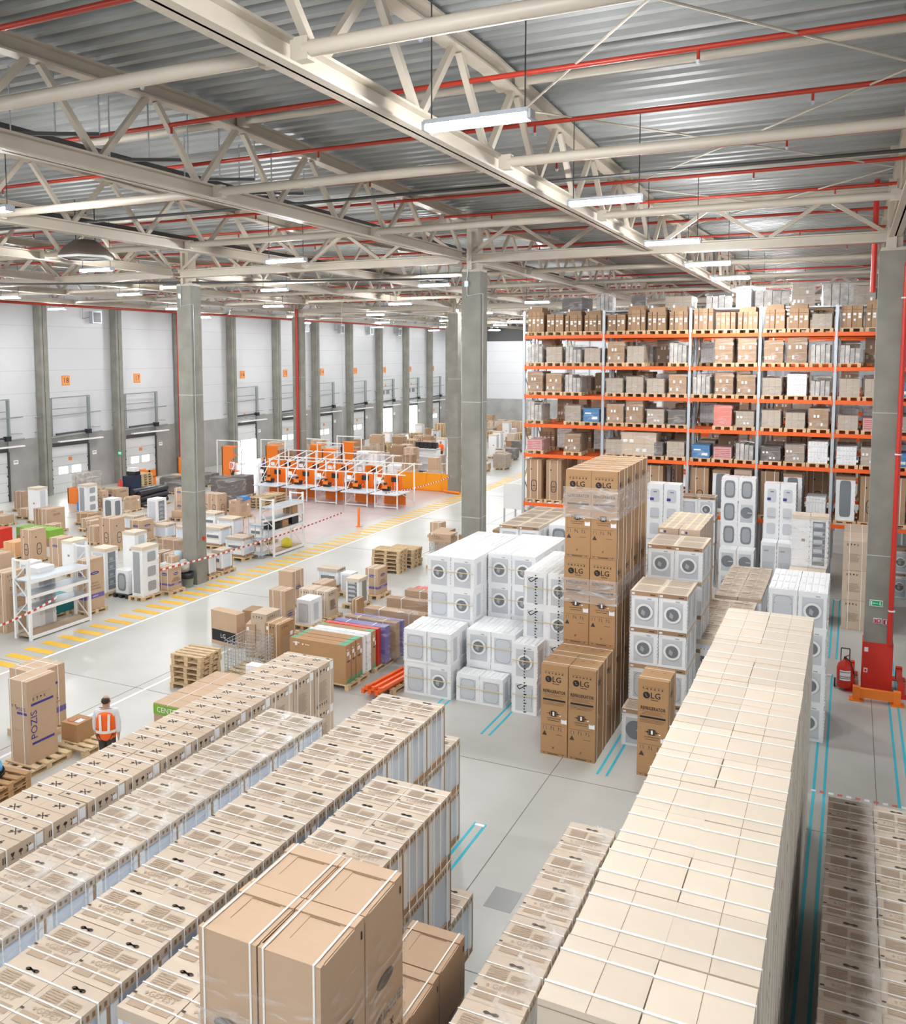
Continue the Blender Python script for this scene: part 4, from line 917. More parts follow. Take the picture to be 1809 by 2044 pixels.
tag(ob('cloth_sack',m.mesh('sack'),None,(-29.3,29.9,.0)),'pale tied cloth sack between two foam fridges','sack')
onpal('box','brown carton behind the cloth sack',-31.4,32.3,.4,.7,.6,'tl',short='brown carton behind the sack')
onpal('foam','tall foam fridge with dark strip, middle back of yard',-32.6,30.7,.5,.7,1.35,'strip',short='back tall foam fridge')
onpal('box','small arch-drawing carton beside the back tall foam fridge',-32.9,32.0,.35,.4,.85,'a',short='small arch-drawing carton')
onpal('box','wide carton with blue box print near the dark cubes',-34.2,34.2,.85,.9,.55,'Ks',short='wide blue-print carton')
onpal('foam0','white foam fridge with glass side left of concrete column',-27.9,30.3,.54,.64,1.05,'glass',short='foam fridge left of concrete column')
onpal('box','low dark-lettered carton left of concrete column',-27.6,31.6,.6,.5,.3,'D',p=True,short='low lettered carton')
for l in range(2): put('carton','carton',f'tall carton with round logo beside the concrete column, {("lower","upper")[l]}',plain(.55,.4,.64,'cardboard_tan','Ls' if 0 else 'vs',1),-27.9,32.1,.55,.4,PZ+l*.65)
pal(-28.1,32.3,.7,.6,'wooden pallet under the round-logo cartons')
for i in range(2): put('boxed_cooker','cooker box',f'capped white cooker with dark side window, {("left","right")[i]} of pair behind rubbish bin',stove(.62,.6,.6,False,'blue'),-25.4+i*1.15,28.1,.62,.6,0)
put('carton','carton','low brown film-wrapped carton on white sheets',plain(1.0,.5,.42,'cardboard_brown','fs',1),-22.1,25.1,1.0,.5,.38); put('foam_sheet','foam','flat white foam slab under the low brown carton',[('slab',MB().box(-.6,-.4,0,.6,.4,.36,WHITE).mesh('slab'))],-21.95,25.0,1.2,.8)
pal(-20.95,23.3,1.0,.75,'dark pallet under the pair of brown cartons by column',0,None,0,'dark_metal')
for i in range(2): put('carton','carton',f'brown film-topped carton, {("left","right")[i]} of the pair by column',plain(.42,.55,.75,'cardboard_brown','sf',1+i),-21.05+i*.5,23.0,.42,.55,PZ)
m=MB(); m.box(-.35,-.5,0,.35,.5,.55,BLK); m.box(-.3,-.4,.55,.3,.35,1.2,DBLUE); tag(ob('dark_crate',m.mesh('crate'),None,(-34.6,35.8,0)),'stacked dark blue crate in the back of left yard','crate')
m=MB(); m.box(-.3,-.2,1.2,.3,.2,1.4,BLK); m.box(-.25,-.18,1.4,.25,.18,1.6,PAPER); tag(ob('small_white_box',m.mesh('smallbox'),None,(-34.7,36,0)),'small white and black box on the dark crate','box')
for i in range(3):
    m=MB(); m.cyl((-.1,-.9,.25+i*.28),(.1,1.0,.28+i*.28),.17,BLK,10); m.cyl((.25,-.8,.22+i*.26),(.4,1.0,.3+i*.28),.15,BLK,10)
    tag(ob('black_film_roll',m.mesh('rolls'),None,(-32.2,34.3,-.05)),f'shiny black wrapped bundle on pallet, {("lowest","middle","topmost")[i]}','bundle','black wrapped bundles')
pal(-32.0,34.4,1.2,1.6,'wooden pallet under black wrapped bundles')
put('pallet_load','pallet load','tall grey film-wrapped load under dock 18',load('s',1.1,1.3,2),-35.9,33.9,1.1,1.0,PZ); pal(-36.4,34.4,1.2,1.1,'pallet under the tall grey wrapped load')
# far left
onpal('foam','tall foam fridge with capped top at far left',-33.1,28.3,.56,.6,1.5,'side',short='far-left tall foam fridge')
onpal('box','purple-fronted wrapped carton at far left',-36.3,30.2,.6,.3,.85,'fs','cardboard_brown',short='purple wrapped carton')
for i,(x,y) in enumerate(((-33.9,27.1),(-35.2,27.6),(-34.3,28.9))): onpal('box',f'low brown carton on pallet at far left, {ON[i+1]} nearest',x,y,.8,.6,.33,'s','cardboard_tan',short=f'low far-left carton, {ON[i+1]}')
onpal('box','lettered brown carton pair left of yard centre, right box',-30.6,26.7,.45,.9,.95,'Ds',short='lettered brown carton pair')
put('carton','carton','plain brown half of the lettered carton pair, left box',plain(.42,.85,.93,'cardboard_brown','s',2),-31.1,26.75,.42,.85,PZ)
onpal('box','small square brown carton with white straps',-29.6,26.0,.5,.6,.48,'sS',short='small square strapped carton')
onpal('box','low reddish-brown wrapped carton behind small cartons',-30.4,28.9,.9,.6,.4,'fs','cardboard_kraft',short='low reddish carton')
onpal('box','large arch-drawing fridge carton, left front of yard',-26.8,22.6,.56,.66,1.12,'as',short='left front arch-drawing carton')
onpal('box','tan carton with oval logo behind the white shelving',-25.1,22.4,.56,.55,1.0,'vs',short='oval-logo carton behind shelving')
onpal('foam','capped white foam fridge behind the white shelving',-24.0,21.9,.5,.7,1.1,'side',short='capped foam fridge behind shelving')
onpal('washer','low white machine beside the capped foam fridge',-24.9,20.9,.5,.5,.6,'win',p=False)
onpal('box','beige carton with plain top at the far left edge',-26.6,20.9,.8,.75,.55,'s',short='plain-top beige carton')
m=MB(); 
for i in range(3): m.box(-.3+i*.21,-.35,0,-.1+i*.21,.35,.5,mat('peach_plastic',(.85,.48,.25),.5,0,.1,4))
tag(ob('peach_bundle',m.mesh('peach'),None,(-28.3,23.2,PZ)),'peach-orange wrapped bundle at left edge','bundle'); pal(-28.3,23.2,.8,.9,'pallet under the peach bundle')
m=MB(); m.box(-.25,-.5,0,.25,.5,.75,RED); tag(ob('red_crate',m.mesh('redc'),None,(-30.0,23.7,.1)),'bright red crate cut off at the left edge','crate')
m=MB(); m.box(-.4,-.6,0,.4,.6,.1,WOOD); tag(ob('board_base',m.mesh('bb'),None,(-30.0,23.7,0)),'wooden base under the red crate','pallet')
put('long_carton','carton','long flat carton with green lid at far left',plain(1.9,.7,.35,'lime_green_print','q',2),-28.6,25.0,1.9,.7,.3); put('long_carton','carton','long brown carton under the green-lidded one',plain(1.9,.7,.29,'cardboard_brown','s',2),-28.6,25.0,1.9,.7,0)
for i,(x,y) in enumerate(((-20.65,16.5),(-21.2,16.0))): put('tall_carton','carton',f'tall lettered brown fridge carton behind white shelving, {("right","left")[i]}',plain(.5,.64,1.68,'cardboard_tan','Dts',3+i),x,y,.5,.64,.0)
put('boxed_fridge','fridge','big white boxed fridge standing inside shelving gap',foam_fridge(.5,.55,1.75,'side',0),-20.05,17.1,.5,.55)
put('tall_carton','carton','tall oval-logo fridge carton with purple band, right of white shelving',plain(.42,.7,1.5,'cardboard_tan','vbs',4),-19.95,18.66,.42,.7,PZ); pal(-20.16,19.0,.55,.85,'wooden pallet under purple-band fridge carton')
put('carton','carton','teal carton low behind the white shelving',plain(1.1,.7,.45,'teal_carton','s',1),-20.75,17.9,.7,1.1,PZ); pal(-21.0,18.5,.9,1.0,'pallet under the low teal carton')
# white steel shelving units
def shelving(x,y,dx,dy,h,levels,label,ztop):
    o=tag(ob('shelving_unit',None,None,(x,y,0)),label,'shelving')
    for a in (0,-dx):
        for b_ in (0,dy): m=MB(); m.box(a-.035,b_-.035,0,a+.035,b_+.035,h,WPAINT); ob('post',m.mesh('post'),o)
    for i,z in enumerate(levels):
        m=MB(); m.box(-dx,0,z-.03,0,dy,z,GALV if i else mat('plywood_board',(.45,.33,.22),.8)); ob('shelf_panel',m.mesh('shelf'),o)
        for a in (0,-dx): m=MB(); m.box(a-.02,0,z-.09,a+.02,dy,z,WPAINT); ob('shelf_beam',m.mesh('beam'),o)
    for b_ in (0,dy):
        m=MB(); z=.1; k=0
        while z<h-.3: m.bar((-dx if k%2 else 0,b_,z),(0 if k%2 else -dx,b_,z+.5),.03,.02,WPAINT); z+=.5; k+=1
        m.bar((-dx,b_,h-.05),(0,b_,h-.05),.04,.04,WPAINT); ob('cross_bracing',m.mesh('brace'),o)
    return o
shelving(-19.55,16.35,.55,2.05,2.2,(.12,.82,1.22,1.62),'empty white steel shelving unit with grey shelves at left',0)
shelving(-19.5,27.4,.58,2.0,2.2,(.12,1.0,1.42,1.85),'white steel shelving unit holding cartons beside the walkway',0)
put('open_carton','carton','open brown carton on the upper shelf',plain(.45,.35,.3,'cardboard_kraft','s',1),-19.6,28.7,.35,.45,1.42)
put('small_carton','carton','black carton with brown top on the middle shelf, left',plain(.45,.5,.24,'black_plastic','',1),-19.58,27.5,.45,.5,1.0)
put('small_carton','carton','brown carton in the middle of the middle shelf',plain(.45,.4,.28,'cardboard_kraft','s',1),-19.58,28.1,.45,.4,1.0)
put('small_carton','carton','black purple-marked carton at the right of the middle shelf',plain(.45,.45,.38,'black_plastic','',1),-19.58,28.75,.45,.45,1.0)
m=MB(); lathe(m,[(.0,0),(.2,.02),(.22,.25),(.1,.36),(.02,.38)],mat('yellow_bag',(.75,.65,.05),.5),8); tag(ob('yellow_bag',m.mesh('bag'),None,(-19.75,28.6,.12)),'yellow bag on the bottom shelf of white shelving','bag')
m=MB()
for z in (.15,.7,1.25): m.box(-.3,-.2,z,.3,.2,z+.03,GALV)
for a in (-.3,.3):
    for b_ in (-.2,.2): m.tube([(a,b_,.1),(a,b_,1.5)],.015,GALV)
tag(ob('wire_trolley',m.mesh('trolley'),None,(-19.9,27.0,0)),'grey wire trolley left of the carton-holding shelving','trolley')
# right of column: foam cookers and cartons
for i,(x,y,lab) in enumerate(((-20.1,26.3,'capped foam cooker in front, nearest the carton-holding shelving'),(-22.1,27.5,'capped foam cooker second from the front left'),(-21.0,28.9,'capped foam cooker in the back right'),(-22.9,29.3,'capped foam cooker in the back left'),(-24.4,30.0,'capped foam cooker farthest left behind column'))):
    onpal('stove',lab,x,y,.8,.7,.72,'front',short=lab.replace('capped ',''))
onpal('stove','capped foam appliance on pallet right of column, left one',-19.45,23.55,.45,.4,.7,'front',short='left foam appliance by column')
onpal('stove','capped foam appliance on pallet right of column, right one',-19.5,24.3,.42,.6,.72,'front',short='right foam appliance by column')
onpal('box','tall arch-drawing carton right of the left column',-26.2,32.5,.5,.62,1.06,'as',short='arch carton right of left column'); put('tall_carton','carton','second arch-drawing carton touching the first, at its left',plain(.4,.62,1.06,'cardboard_tan','as',1),-26.75,32.55,.4,.62,PZ)
onpal('box','square tan carton on pallet with toy box on top',-25.4,33.0,.6,.85,.74,'tl',short='square tan carton')
put('toy_box','box','small blue and red printed box lying on the square tan carton',plain(.4,.5,.16,'blue_paint','q',1),-25.3,33.2,.4,.5,.87)
put('pallet_load','pallet load','large dark film-wrapped load behind arch cartons',load('d',.9,1.35,3),-27.0,34.6,.9,.95,PZ); pal(-27.45,35.0,1.0,1.1,'pallet under the large dark wrapped load')
onpal('stove','flat white appliance lying low near arch cartons',-25.4,31.2,.9,.5,.28,'front',p=False); onpal('box','low tan carton near the arch cartons',-24.3,31.4,.5,.5,.35,'s',p=False)
for i in range(4): pal(-26.5,36.8,.9,2.0,f'long wooden pallet in the low stack left of benches, {ON[i+1]} from bottom',0,'pallet stack left of the benches',i*.14)
# bin, bottles, cooler by the column
m=MB(); lathe(m,[(.16,0),(.2,.36),(.22,.36)],mat('grey_green_plastic',(.27,.31,.26),.5),16); 
o=tag(ob('waste_bin',None,None,(-19.5,22.55,0)),'grey waste bin with black liner at the foot of left column','bin'); ob('bin_body',m.mesh('bin'),o)
m=MB(); lathe(m,[(.215,.3),(.25,.34),(.235,.47),(.2,.5),(.17,.44),(.1,.4)],BLK,14); ob('bin_liner',m.mesh('liner'),o)
m=MB(); lathe(m,[(.02,0),(.18,.05),(.2,.3),(.1,.42),(.02,.45)],mat('clear_bag',(.6,.58,.53),.3,0,.3,6),10); tag(ob('rubbish_bag',m.mesh('rb'),None,(-19.62,22.5,.48)),'clear crumpled rubbish bag tied above the bin on column','bag')
o=tag(ob('water_cooler',None,None,(-20.15,22.85,0)),'white water cooler with blue bottle left of column','water cooler'); m=MB(); m.box(-.14,-.14,0,.14,.14,.72,PAPER); ob('cooler_body',m.mesh('cooler'),o)
WB=mat('blue_water_bottle',(.12,.36,.62),.15); m=MB(); lathe(m,[(.05,.72),(.12,.8),(.12,1.08),(.0,1.1)],mat('pale_blue_bottle',(.5,.66,.76),.15),14); ob('water_bottle',m.mesh('wb'),o)
for i in range(4):
    m=MB(); lathe(m,[(.02,0),(.12,.01),(.12,.12),(.11,.14),(.12,.16),(.12,.3),(.04,.38),(.04,.42),(0,.42)],WB,14); tag(ob('water_bottle',m.mesh('wb'),None,(-20.2+i%2*.3,22.3+(i//2)*.3,0)),f'big blue water bottle on floor by waste bin, {["front left","front right","back left","back right"][i]}','bottle','blue water bottles on the floor')
# barrier tapes
BR=mat('barrier_red',(.55,.05,.04),.4)
def btape(a,b_,label,n):
    m=MB(); a=Vector(a);b_=Vector(b_)
    for i in range(n):
        s0,s1=i/n,(i+1)/n; p=a.lerp(b_,s0);q=a.lerp(b_,s1); sag=lambda s:-.12*4*s*(1-s)
        p.z+=sag(s0);q.z+=sag(s1); m.bar(p,q,.004,.06,WPAINT if i%2 else BR)
    tag(ob('barrier_tape',m.mesh('tape')),label,'barrier tape')
btape((-19.4,14.2,.75),(-19.5,17.2,.98),'red and white barrier tape tied to the empty shelving',30)
btape((-19.2,20.9,.95),(-19.3,32.2,.95),'red and white barrier tape crossing the column to the second shelving',80)
btape((-20.6,38.4,.8),(-19.7,44.4,.95),'red and white barrier tape before the orange partition',50)
m=MB(); m.tube([(-19.3,32.2,.95),(-19.3,32.2,9.9)],.006,GALV,5); tag(ob('hanging_cable',m.mesh('hc')),'thin wire hanging from roof to the barrier tape end','cable')
m=MB(); m.box(-.04,-.04,0,.04,.04,.85,ORNG); m.box(-.1,-.1,0,.1,.1,.03,ORNG); tag(ob('orange_post',m.mesh('op'),None,(-19.54,33.9,0)),'short orange guard post beside the striped walkway','post')
m=MB(); m.cyl((-26.6,62,0),(-26.6,62,11),.06,WPAINT,8); tag(ob('white_pole',m.mesh('wp')),'tall thin white pole among the far dock goods','pole')
# ------------- packing benches
def bench(x,y,i):
    o=tag(ob('packing_bench',None,None,(x,y,0)),f'white-framed packing bench with orange panels, {ON[i]} from left in {"front" if y<41 else "back"} line','packing bench','packing benches')
    for a in (0,1.25):
        for b_ in (0,1.9): m=MB(); m.box(a-.03,b_-.03,0,a+.03,b_+.03,2.1 if b_ else 1.75,WPAINT); ob('frame_post',m.mesh('post'),o)
    m=MB(); m.box(-.05,-.45,.73,1.45,1.0,.77,mat('bench_top',(.62,.68,.74),.4)); ob('desk_top',m.mesh('desk'),o)
    m=MB(); m.bar((-.1,0,1.72),(1.7,0,1.72),.05,.05,WPAINT); m.bar((0,0,1.7),(0,1.9,2.05),.04,.04,WPAINT); m.bar((1.25,0,1.7),(1.25,1.9,2.05),.04,.04,WPAINT); m.bar((-.1,1.9,2.05),(1.7,1.9,2.05),.05,.05,WPAINT); m.bar((0,0,.1),(0,1.9,.9),.03,.03,WPAINT); m.bar((1.25,0,.9),(1.25,1.9,.1),.03,.03,WPAINT); m.bar((0,0,.7),(0,1,1.7),.03,.03,WPAINT); m.bar((0,0,.08),(1.25,0,.08),.05,.05,WPAINT); ob('frame_rail',m.mesh('rail'),o)
    for a in (-.02,): m=MB(); m.box(a-.03,1.05,.05,a+.03,1.85,1.5,ORNG); m.box(a,1.0,.05,1.2,1.05,.6,ORNG); m.box(.0,1.8,.1,.6,1.85,1.4,ORNG); ob('orange_panel',m.mesh('opanel'),o)
    m=MB(); m.box(.1,.55,.78,.5,.75,1.0,BLK); m.box(.12,.5,.9,.42,.54,1.12,ORNG); m.cyl((.3,.55,1.1),(.3,.55,1.2),.09,BLK,8); ob('label_printer',m.mesh('printer'),o)
    m=MB(); m.box(.6,.6,1.25,1.0,.63,1.5,BLK); m.box(.79,.6,.77,.81,.63,1.25,GALV); ob('monitor',m.mesh('monitor'),o)
    m=MB(); m.box(.1,-.02,1.35,.35,.0,1.55,PAPER); ob('paper_sheet',m.mesh('sheet'),o)
    m=MB(); m.box(.5,.3,0,.85,.65,.3,CARDB); ob('floor_box',m.mesh('fb'),o) if 0 else None
for i,x in enumerate((-28.4,-26.6,-24.8,-23.0,-21.3)): bench(x,38.6,i+1)
for i,x in enumerate((-29.8,-27.9,-26.0,-24.1)): bench(x,41.6,i+1)
for i in range(4):
    m=MB(); x=-23.2+i*.92; m.box(x,44.7,.05,x+.9,44.76,1.0,AMBER); m.box(x-.01,44.69,0,x+.93,44.79,.06,ORNG); tag(ob('orange_partition',m.mesh('part')),f'amber partition panel left of concrete column, {ON[i+1]} from left','partition','amber partition panels')
m=MB(); m.cyl((-20.2,44.55,.08),(-19.1,44.15,.08),.08,ORNG,8); tag(ob('orange_floor_guard',m.mesh('fg')),'orange floor guard tube at the partition end','guard rail')
# white display shelving and far goods
def openshelf(x,y,label):
    o=tag(ob('white_display_shelf',None,None,(x,y,0)),label,'shelving'); m=MB(); m.box(0,.5,0,1.7,.55,1.6,PAPER); ob('back_panel',m.mesh('bp'),o)
    for z in (.1,.55,1.0,1.5): m=MB(); m.box(0,0,z,1.7,.5,z+.04,PAPER); ob('shelf',m.mesh('sh'),o)
    for a in (0,1.66): m=MB(); m.box(a,0,0,a+.04,.5,1.6,PAPER); ob('side_panel',m.mesh('sp'),o)
openshelf(-25.7,51.8,'white open shelf unit behind the amber partition'); openshelf(-27.9,48.2,'low white shelf unit behind the benches')
for i in range(5): m=MB(); m.box(-.12,-.15,0,.12,.15,.4,BLK); tag(ob('black_bottle_crate',m.mesh('bk'),None,(-25.5+i*.32,52.1,1.54)),f'black case on top of the white open shelf, {ON[i+1]} from left','case','black cases on the white shelf')
for i,(x,y) in enumerate(((-35.6,44.6),(-33.4,46.2),(-31.2,47.8),(-30.2,50.2),(-29.0,45.9))):
    o=tag(ob('orange_cabinet',None,None,(x,y,0)),f'tall orange cabinet near the open dock, {ON[i+1]} from left','cabinet','orange cabinets'); m=MB(); m.box(0,0,0,.9,.06,1.9,ORNG); m.box(0,0,0,.06,.7,1.9,ORNG); ob('orange_side',m.mesh('os'),o)
    m=MB(); [m.box(.06,.06,z,.9,.7,z+.04,ORNG) for z in (.3,.8,1.3,1.86)]; ob('shelf',m.mesh('sh'),o)
    m=MB(); m.bar((-.3,-.1,2.3),(1.6,-.1,2.3),.06,.06,WPAINT); m.box(-.3,-.13,0,-.24,-.07,2.3,WPAINT); m.box(1.54,-.13,0,1.6,-.07,2.3,WPAINT); m.box(.9,-.1,.8,1.5,.5,.85,WPAINT); ob('white_frame',m.mesh('wf'),o)
# scattered goods of the far docks
def pstack(x,y,n,label,rot=0,grp=None,w=1.0,d=.75,simple=True,z0=0):
    for i in range(n): place('pallet',pallet(w,d,simple),f'{label}, {ON[i+1]} from bottom','pallet',(x+jit(.02),y+jit(.02),z0+i*.135),rot+jit(.03),grp)
FP=[]
far=[(-36.3,38.3),(-31.5,58.5),(-30.3,60.5),(-32.5,62),(-29,63.5),(-33,67),(-31,70),(-27.8,68),(-28.5,73),(-25,71),(-31,77),(-34,74),(-27,78),(-23.5,76),(-30,82),(-25.5,83)]
for i,(x,y) in enumerate(far):
  if i>7:
    for l in range(7+i%4): FP.append((x+jit(.02),y+jit(.02),l*.135))
  else: pstack(x,y,7+i%4,f'pallet in the {ON[i+1]} nearest far dock stack',jit(.1),'stacks of empty pallets near the docks')
RF=random.Random(11)
spots=[]
for i in range(330):
    x=RF.uniform(-34.5,-20.5); y=RF.uniform(46.2,84)
    if any(abs(x-a)<1.15 and abs(y-b_)<1.05 for a,b_ in spots+far+[(-25,52),(-27,48.5),(-29.75,66.5),(-33,46),(-26.6,62),(-30.2,50.2)]): continue
    spots.append((x,y))
for i in range(150):
    x=RF.uniform(-17.4,-11.2); y=RF.uniform(57,84)
    if any(abs(x-a)<1.2 and abs(y-b_)<1.2 for a,b_ in spots) or x<-18.5: continue
    spots.append((x,y))
for i,(x,y) in enumerate(sorted(spots,key=lambda p:p[1])):
    k=RF.choice('cccctfwgl'); side='left of the far aisle' if x<-19 else 'right of the far aisle'; nn=f'{ON[i%25+1]} in the {("front","second","third","fourth","fifth","sixth","rear","last","final")[i//25]} zone'
    FP.append((x,y,0))
    if k in 'ct':
        nb=RF.choice((1,2,3)); z=.13
        for j in range(nb): h=RF.uniform(.3,.75); place('carton',plain(round(RF.uniform(.6,.95),1),.7,round(h,1),RF.choice(('cardboard_tan','cardboard_brown','cardboard_beige')),RF.choice(('s','ts','S','l')),j),f'brown carton {side}, {nn} pile, {ON[j+1]} from bottom','carton',(x,y,z),jit(.15),'cartons of the far goods yard'); z+=round(h,1)
    elif k=='f': place('boxed_fridge',foam_fridge(.6,.65,1.6,'side',1),f'white foam fridge {side}, {nn}','fridge',(x,y,.13),jit(.1),'foam fridges of the far yard')
    elif k=='w': place('boxed_washing_machine',washer(.56,.56,.8,'win','card',False),f'white washer box {side}, {nn}','washing machine',(x,y,.13),0,'washers of the far yard')
    else: place('pallet_load',load(RF.choice('gsdw'),.9,round(RF.uniform(.5,1.1),1),i%4),f'film-wrapped load {side}, {nn}','pallet load',(x,y,.13),jit(.1),'wrapped loads of the far yard')
for i in range(10):
    for l in range(2 if i%3 else 1): place('boxed_fridge',foam_fridge(.75,.7,1.6,'side',1),f'white foam fridge in the far white row by back wall, {ON[i+1]} from left, {("lower","upper")[l]}','fridge',(-21.5+i*.98,86.5,l*1.6),0,'foam fridges along the far back wall')
stuffpal(FP,'many pallets under and among the far goods')
m=MB(); m.box(0,0,0,.06,.05,.9,GALV); m.box(1.04,0,0,1.1,.05,.9,GALV); m.box(0,0,.9,1.1,.05,2.0,PAPER); m.box(.5,.05,0,.56,.1,1.9,GALV); tag(ob('white_notice_board',m.mesh('nb'),None,(-13.6,36.3,0)),'blank white board standing left of the rack end','board')
# goods between walkway and racks
for i,(x,y,w,d,h,st,mk) in enumerate(((-12.2,29.8,.55,.4,1.55,'as','cardboard_kraft'),(-11.5,31.4,.7,.7,.8,'f','cardboard_brown'),(-10.6,30.0,.9,.7,.55,'fs','cardboard_brown'),(-12.6,38.4,.9,.7,.5,'s','cardboard_tan'),(-15.2,33.2,.5,.5,.5,'s','cardboard_tan'))):
    onpal('box',('narrow kraft carton just right of the centre column','dark wrapped carton with blue top behind the kraft carton','low pinkish wrapped carton left of the rack end','low tan carton on the far aisle','small tan carton beyond the centre column')[i],x,y,w,d,h,st,mk,short=('narrow kraft carton','dark wrapped carton','low pinkish carton','low aisle carton','small far tan carton')[i])
# pallet stacks and crates behind white stacks
pstack(-14.5,27.3,6,'empty pallet in the front stack behind the walkway, lower group',.05,'empty pallets left of the white washers',1.05,.7,False)
pstack(-14.4,28.3,5,'empty pallet in the rear stack behind the walkway',.0,'empty pallets left of the white washers',1.05,.7,False)
def cage(x,y,w,d,h,label,rot=0):
    o=tag(ob('wire_cage',None,None,(x,y,PZ),(0,0,rot)),label,'wire cage')
    for nm,(a,b_) in {'front_mesh':((-w/2,-d/2),(w/2,-d/2)),'right_mesh':((w/2,-d/2),(w/2,d/2)),'back_mesh':((w/2,d/2),(-w/2,d/2)),'left_mesh':((-w/2,d/2),(-w/2,-d/2))}.items():
        m=MB(); n=9
        for i in range(n+1): z=.02+h*i/n; m.bar((*a,z),(*b_,z),.008,.008,GALV)
        for i in range(9): t=i/8; p=(a[0]+(b_[0]-a[0])*t,a[1]+(b_[1]-a[1])*t); m.bar((*p,0),(*p,h),.008,.008,GALV)
        ob(nm,m.mesh(nm),o)
cage(-13.0,28.6,.75,.75,.8,'wire cage with flat cartons behind the empty pallets'); pal(-13.0,28.6,.95,.9,'pallet under the rear wire cage')
onpal('box','dark-logo carton on top behind rear wire cage',-13.4,30.0,.6,.6,.9,'v',short='dark-logo carton'); onpal('box','flat open carton on the rear carton pile',-12.5,30.9,.9,.6,.6,'s',short='rear carton pile')
put('carton','carton','printed carton lying on the rear wire cage',plain(.85,.6,.3,'cardboard_tan','tl',1),-12.65,28.4,.8,.6,.95); put('carton','carton','open carton pile right of the rear wire cage',plain(.6,.6,.65,'cardboard_beige','t',1),-11.9,29.0,.6,.6,0)
m=MB(); m.cyl((0,0,0),(0,0,.03),.4,GALV,18); m.cyl((.1,0,.03),(.1,0,.07),.38,PAPER,18); tag(ob('wrapped_coil',m.mesh('coil'),None,(-12.9,31.2,.74)),'film-wrapped round coil lying on the rear carton pile','coil')
# mid-floor group left of the washers
onpal('box','tall oval-logo carton, front of the mid-floor group',-13.4,19.3,.52,.45,1.2,'vVs',short='front tall oval-logo carton'); 
onpal('box','tall oval-logo carton behind the front one',-15.0,22.0,.5,.6,.95,'vVS',short='rear tall oval-logo carton')
onpal('washer','foam washer with black print between mid-floor cartons',-13.3,20.35,.45,.6,.7,'back',short='black-printed foam washer')
for i in range(2): put('carton','carton',f'printed beige carton with knife marks, {("left","right")[i]} of the mid-floor pair',plain(.48,.55,.74,'cardboard_beige','tTs',2),-13.75+i*.5,21.2,.48,.55,PZ)
pal(-13.7,21.5,1.1,.7,'pallet under the mid-floor printed pair')
onpal('box','low tan carton behind the mid-floor printed pair',-14.5,23.0,.45,.7,.4,'s',short='low mid-floor carton'); onpal('stove','capped white cooker at the back of mid-floor group',-14.7,24.1,.75,.5,.6,'front',short='back mid-floor cooker')
onpal('foam','glass-fronted display fridge in foam, mid-floor',-13.1,22.7,.45,.55,.78,'glassf',short='glass-fronted fridge'); onpal('foam0','small white foam box left of the display fridge',-14.0,23.8,.4,.4,.6,'glass',short='small white foam box')
onpal('box','tall carton with purple band right of display fridge',-13.1,23.9,.45,.6,.82,'vbs',short='purple-band mid-floor carton')
put('foam_sheet','foam','flat white foam tray on floor behind mid-floor group',[('slab',MB().box(-.5,-.3,0,.5,.3,.14,WHITE).mesh('slab'))],-13.9,25.0,1.0,.6)
onpal('box','small kraft carton right of the printed pair',-12.75,22.0,.2,.4,.5,'s','cardboard_kraft',p=False)
# long television cartons
TV=[(-10.13,16.93,1.52,'cardboard_kraft','gl',.24,'kraft'),(-10.13,17.18,1.50,'cardboard_kraft','gl',.2,'kraft'),(-10.13,17.4,1.50,'cardboard_kraft','gl',.28,'kraft'),(-10.12,17.7,1.5,'paper_white','S',.14,'white'),(-10.10,17.87,1.46,'paper_white','f',.2,'film-wrapped white'),(-10.1,18.1,1.5,'cardboard_kraft','gl',.2,'kraft'),(-10.08,18.33,1.5,'red_paint','',.17,'red'),(-9.98,18.53,1.45,'purple_print','fs',.26,'purple-ended'),(-9.9,18.95,1.45,'cardboard_brown','fs',.22,'brown film-wrapped'),(-9.85,19.2,1.4,'purple_print','f',.12,'purple')]
pal(-10.9,17.4,1.7,1.0,'pallet under the nearest long cartons'); pal(-10.9,18.7,1.7,1.1,'pallet under the farther long cartons')
for i,(x,y,w,mk,st,d_,cn) in enumerate(TV): put('television_carton','carton',f'long upright {cn} carton, {ON[i+1]} from the front of the row',plain(w,d_-.015,.9,mk,st,1),x,y,w,d_,PZ,0,'long upright cartons')
for i,(x,y,w,d_) in enumerate(((-9.6,19.95,1.75,.32),(-9.5,21.1,1.8,.25),(-9.3,22.0,1.9,.3))):
    pal(x-w/2,y+d_/2,w,.8,f'pallet under the {ON[i+1]} long film-wrapped carton'); put('television_carton','carton',f'long film-wrapped brown carton with white straps, {ON[i+1]} nearest',plain(w,d_,.85,'cardboard_brown','fs',2),x,y,w,d_,PZ,0,'long film-wrapped cartons')
put('red_carton','carton','bright red carton with white strap left of tall white washers',plain(.8,.3,.42,'red_paint','s',1),-11.2,24.2,.8,.3); put('carton','carton','brown film-capped carton behind the red carton',plain(.5,.5,.6,'cardboard_brown','fs',1),-10.7,25.9,.5,.5)
put('long_carton','carton','long carton wrapped in white foam behind crossed-knife cartons',plain(1.62,.22,.95,'white_foam','f',1),-9.95,15.15,1.62,.22)
for i in range(2): put('flat_carton','carton',f'leaning tan carton beside the strapped cartons, {("front","rear")[i]}',plain(.24,.75,.85,'cardboard_tan','l',1),-13.45+i*.3,17.8+i*.25,.24,.75,0,.35)
